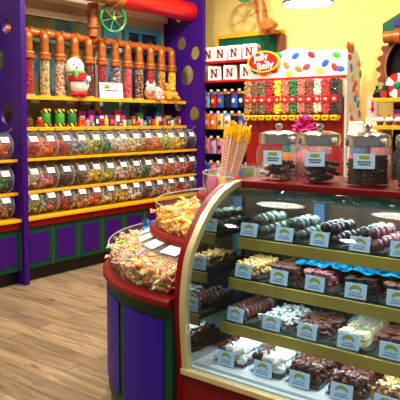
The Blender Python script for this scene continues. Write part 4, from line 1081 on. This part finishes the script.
# clear film bags over crisp bars
cf = MB()
for i in range(9):
    a = -1.12+.014*i; cf.add([(a, 2.42, .665), (a+.03, 2.43, .70+rnd(0, .02)), (a+.02, 2.56, .70+rnd(0, .02)), (a-.01, 2.55, .67)], [(0, 1, 2, 3), (3, 2, 1, 0)])
tag(obj('clear_wrap', cf, FILM), 'clear crinkled wrap over the pale crisp rice bars on the third case shelf', 'wrap')

# ------------------------------------------------------------------ jars on the counter
jp = {}
def make_jar():
    t = thing('glass_jar', '', 'jar')
    obj('glass_body', MB().lathe([(.09, .0), (.106, .006), (.112, .02), (.112, .14), (.108, .16), (.094, .176), (.086, .185)], 12, caps=True), GL_JAR, t)
    obj('rim', MB().tube([(.084*math.cos(2*PI*i/24), .084*math.sin(2*PI*i/24), .184) for i in range(24)], .005, 6, closed=True), ACRYL_RIM, t)
    l = obj('lid', MB().lathe([(.09, .178), (.1, .182), (.1, .222), (.095, .232), (.06, .244), (.0, .248)], 28), CHROME, t)
    obj('knob', MB().lathe([(.01, .246), (.01, .256), (.018, .26), (.02, .272), (.014, .28), (0, .281)], 14), CHROME, l)
    a = rad(-74)
    c = obj('label_card', MB().box((0, 0, 0), (.004, .092, .066), xf=Matrix.Rotation(a, 4, 'Z') @ Matrix.Translation((.116, 0, .118))), CARD, t)
    obj('crest', MB().ell((0, 0, 0), (.0015, .022, .009), 10, 6).__class__().box((0, 0, 0), (.002, .042, .013), xf=Matrix.Rotation(a, 4, 'Z') @ Matrix.Translation((.119, 0, .137))), CREST, c)
    obj('ink_lines', MB().box((0, 0, 0), (.002, .06, .004), xf=Matrix.Rotation(a, 4, 'Z') @ Matrix.Translation((.119, 0, .116))).box((0, 0, 0), (.002, .05, .004), xf=Matrix.Rotation(a, 4, 'Z') @ Matrix.Translation((.119, 0, .105))), INK, c)
    return t
JL = ['glass jar with chrome lid holding curled dark chocolates, leftmost on the counter', 'glass jar with chrome lid holding green sprinkled cookies, second from the left', 'glass jar with chrome lid holding tall stacks of dark cookies, third from the left', 'glass jar with chrome lid of dark cookies at the right picture edge']
JP = [(-1.60, 2.69), (-1.375, 2.69), (-1.135, 2.69), (-.90, 2.69)]
for i, (x, y) in enumerate(JP):
    t, new = first(jp, make_jar)
    if new: t.location = (x, y, 1.251); t['label'] = JL[i]; t['group'] = 'glass jars on the case counter'
    else: dup(t, (x, y, 1.251), 0, JL[i])
disc = MB().lathe([(0, 0), (.03, 0), (.034, .004), (.034, .012), (.03, .016), (0, .016)], 16).mesh('cookie', DCHOC)
curl = pretz().mesh('curl', DRIZ)
def piece(me, m, loc, rot, label, group, name):
    o = bpy.data.objects.new(name, me); COL.objects.link(o); o.location = loc; o.rotation_euler = rot; setmat(o, m); tag(o, label, 'chocolate', group); return o
for k in range(24):
    a, r = rnd(0, 6.3), .066*math.sqrt(random.random())
    piece(curl, DRIZ if k % 3 else DCHOC, (JP[0][0]+r*math.cos(a), JP[0][1]+r*math.sin(a), 1.26+.0032*k), (rnd(-.5, .5), rnd(-.5, .5), rnd(0, 6)), ['curled dark chocolate in the leftmost jar', 'white streaked curled chocolate in the leftmost jar'][1 if k % 3 else 0], ['dark curls in the leftmost jar', 'streaked curls in the leftmost jar'][1 if k % 3 else 0], 'chocolate_curl')
for k in range(20):
    a, r = k*2.4, .02+.045*((k*.37) % 1)
    o = piece(disc, DCHOC, (JP[1][0]+r*math.cos(a), JP[1][1]+r*math.sin(a), 1.258+.0045*k), (rnd(-.35, .35), rnd(-.35, .35), 0), '', 'dark cookies in the second jar', 'dark_cookie')
    o['label'] = 'plain dark cookie in the second jar from the left'
    if k > 11:
        o['label'] = 'green sprinkled dark cookie on top in the second jar'; o['group'] = 'sprinkled cookies in the second jar'
        sm_ = MB()
        for q in range(14):
            a2, r2 = rnd(0, 6.3), .03*math.sqrt(random.random()); sm_.ell((r2*math.cos(a2), r2*math.sin(a2), .0175), (.0045, .003, .003), 5, 4)
        obj('sprinkles', sm_, mix_mat('sprinkles', [(60, 180, 80), (100, 220, 120), (230, 240, 220), (40, 140, 60)]), o)
for jj in (2, 3):
    for s in range(4):
        a = s*PI/2+.6; n = [8, 6, 7, 6][s]
        for k in range(n):
            piece(disc, DCHOC, (JP[jj][0]+.058*math.cos(a)+rnd(-.004, .004), JP[jj][1]+.058*math.sin(a)+rnd(-.004, .004), 1.259+.0165*k), (rnd(-.05, .05), rnd(-.05, .05), 0),
                  'dark chocolate cookie stacked in the %s' % ['third jar from the left', 'jar at the right edge'][jj-2], 'dark cookies stacked in the %s' % ['third jar', 'right edge jar'][jj-2], 'dark_cookie')
# things standing behind and beside the jars
pb_ = thing('pink_ribbon_bow', 'shiny magenta pom-pom bow on a clear gift bag behind the jars', 'bow', (-1.60, 2.95, 1.251))
MAG = mat('magenta_foil', (226, 50, 150), .2, coat=.3)
m = MB()
for k in range(46):
    v = Vector((random.gauss(0, 1), random.gauss(0, 1), random.gauss(0, 1))).normalized()*.052; p = v*1.2
    u = v.cross(Vector((0, 0, 1))+v*.3).normalized()*.014
    m.tube([Vector((0, 0, .265))+v*.2, Vector((0, 0, .265))+v*.9+u, Vector((0, 0, .265))+p, Vector((0, 0, .265))+v*.9-u, Vector((0, 0, .265))+v*.25], .006, 5)
obj('loops', m, MAG, pb_)
obj('gift_bag', MB().lathe([(.06, 0), (.075, .02), (.07, .16), (.03, .22), (.04, .25)], 12), glass('pink_film', (250, 190, 215), 1.45, haze=.25, rough=.2), pb_)
obj('bag_sweets', MB().ell((0, 0, .075), (.062, .062, .068), 12, 8), mat('bag_sweets_mix', (240, 120, 170), .4, col2=(240, 230, 220), scale=60), pb_)
for (x, y, c, c2, lab) in [(-1.79+.10, 2.98, (40, 150, 150), (240, 160, 60), 'teal lidded small toy tin behind the leftmost jar'), (-1.52, 3.0, (230, 200, 210), (200, 60, 120), 'pale pink gift tin behind the second jar'), (-1.30, 2.98, (120, 150, 220), (230, 90, 150), 'blue and pink striped tin behind the second jar'), (-1.2, 3.0, (240, 170, 190), (250, 240, 240), 'rose pink gift tin behind the third jar')]:
    t = thing('gift_tin', lab, 'tin', (x, y, 1.251), 0, 'gift tins behind the jars')
    obj('tin', MB().lathe([(.048, 0), (.05, .003), (.05, .18), (.046, .184)], 16), mat('tin_%d_%d_%d' % c, c, .35), t)
    obj('lid', MB().lathe([(.053, .178), (.053, .2), (.03, .212), (0, .214)], 16), mat('tin_%d_%d_%d' % c2, c2, .3), t)
    obj('band', MB().lathe([(.0505, .07), (.0515, .072), (.0515, .12), (.0505, .122)], 16, caps=False), mat('tin_%d_%d_%d' % c2, c2, .3), t)
pkb = thing('pink_candy_bag', 'bright pink candy pouch lying beside the straws at the left jar', 'candy bag', (-1.995, 2.775, 1.14), rad(38))
obj('pouch', MB().ell((0, 0, .045), (.05, .04, .045), 14, 8), mat('pouch_pink', (240, 80, 160), .25), pkb)
obj('pouch_print', MB().ell((-.01, -.03, .05), (.03, .02, .022), 12, 6), mat('pouch_light', (250, 200, 220), .3), pkb)

# ------------------------------------------------------------------ pendant lamps
lp = {}
SHADE = mat('shade_brown', (90, 40, 30), .4); DIFF = mat('lamp_diffuser', (255, 244, 225), .5, emit=7)
def make_lamp():
    t = thing('pendant_lamp', '', 'lamp')
    obj('shade', MB().lathe([(.205, .0), (.205, .014), (.17, .06), (.09, .12), (.05, .14), (.045, .2), (.0, .205)], 32), SHADE, t)
    obj('diffuser', MB().lathe([(0, -.004), (.198, -.002), (.198, .006)], 32, caps=False), DIFF, t)
    obj('cord', MB().tube([(0, 0, .2), (0, 0, CZ-2.47)], .006, 6), BLACK, t)
    return t
for i, (x, y, lab) in enumerate([(-2.42, 4.5, 'round pendant lamp with brown shade and glowing white face above the island'), (-2.22, 2.86, 'pendant lamp out of frame above the rounded counter end'), (-1.36, 2.88, 'pendant lamp out of frame above the middle of the glass case'), (-.50, 2.88, 'pendant lamp out of frame above the right end of the case')]):
    t, new = first(lp, make_lamp)
    if new: t.location = (x, y, 2.475); t['label'] = lab; t['group'] = 'pendant lamps above the island'
    else: dup(t, (x, y, 2.475), 0, lab)
def light(kind, loc, e, col, size=.1, rot=(0, 0, 0), sy=None, spot=None, name='lamp_and_fill'):
    l = bpy.data.lights.new(name, kind); l.energy = e; l.color = col
    if kind == 'AREA':
        l.size = size
        if sy: l.shape = 'RECTANGLE'; l.size_y = sy
    else: l.shadow_soft_size = size
    if kind == 'AREA' and not sy: l.shape = 'DISK'
    if kind == 'SPOT': l.spot_size = spot; l.spot_blend = .6
    o = bpy.data.objects.new(name, l); COL.objects.link(o); o.location = loc; o.rotation_euler = rot
    return o
WARM = (1, .9, .74)
for x, y in ((-2.42, 4.5), (-2.22, 2.86), (-1.36, 2.88), (-.50, 2.88)): light('AREA', (x, y, 2.465), 4.5, WARM, .36)
for x, y, e in ((-3.7, 3.0, 55), (-3.9, 4.4, 70), (-3.7, 5.5, 60), (-2.2, 1.4, 50), (-.8, 1.0, 60), (-3.4, 1.4, 50), (-1.8, 5.3, 36), (-2.8, 4.9, 40)):
    light('AREA', (x, y, CZ-.05), e, WARM, .14)  # unseen ceiling discs added as general fill for walls, floor and case
light('AREA', (-1.0, 2.70, 1.172), 15, (.68, .9, 1), 1.35, (rad(8), 0, 0), .03, name='case_light')
for y, z in SH: light('AREA', (-1.0, y+.035, z-.028), 5.5, (.7, .92, 1), 1.3, (rad(-10), 0, 0), .02, name='shelf_fill')  # fill strips added under each shelf to brighten the chocolates
w = bpy.data.worlds.new('world'); S.world = w; w.use_nodes = True
w.node_tree.nodes['Background'].inputs[0].default_value = (1, .93, .82, 1); w.node_tree.nodes['Background'].inputs[1].default_value = .25

S.view_settings.view_transform = 'Standard'; S.view_settings.look = 'None'; S.view_settings.gamma = 1; S.view_settings.exposure = -.18
S.view_settings.use_curve_mapping = False
S.cycles.transparent_max_bounces = 40; S.cycles.max_bounces = 8; S.cycles.glossy_bounces = 4; S.cycles.caustics_reflective = False; S.cycles.caustics_refractive = False
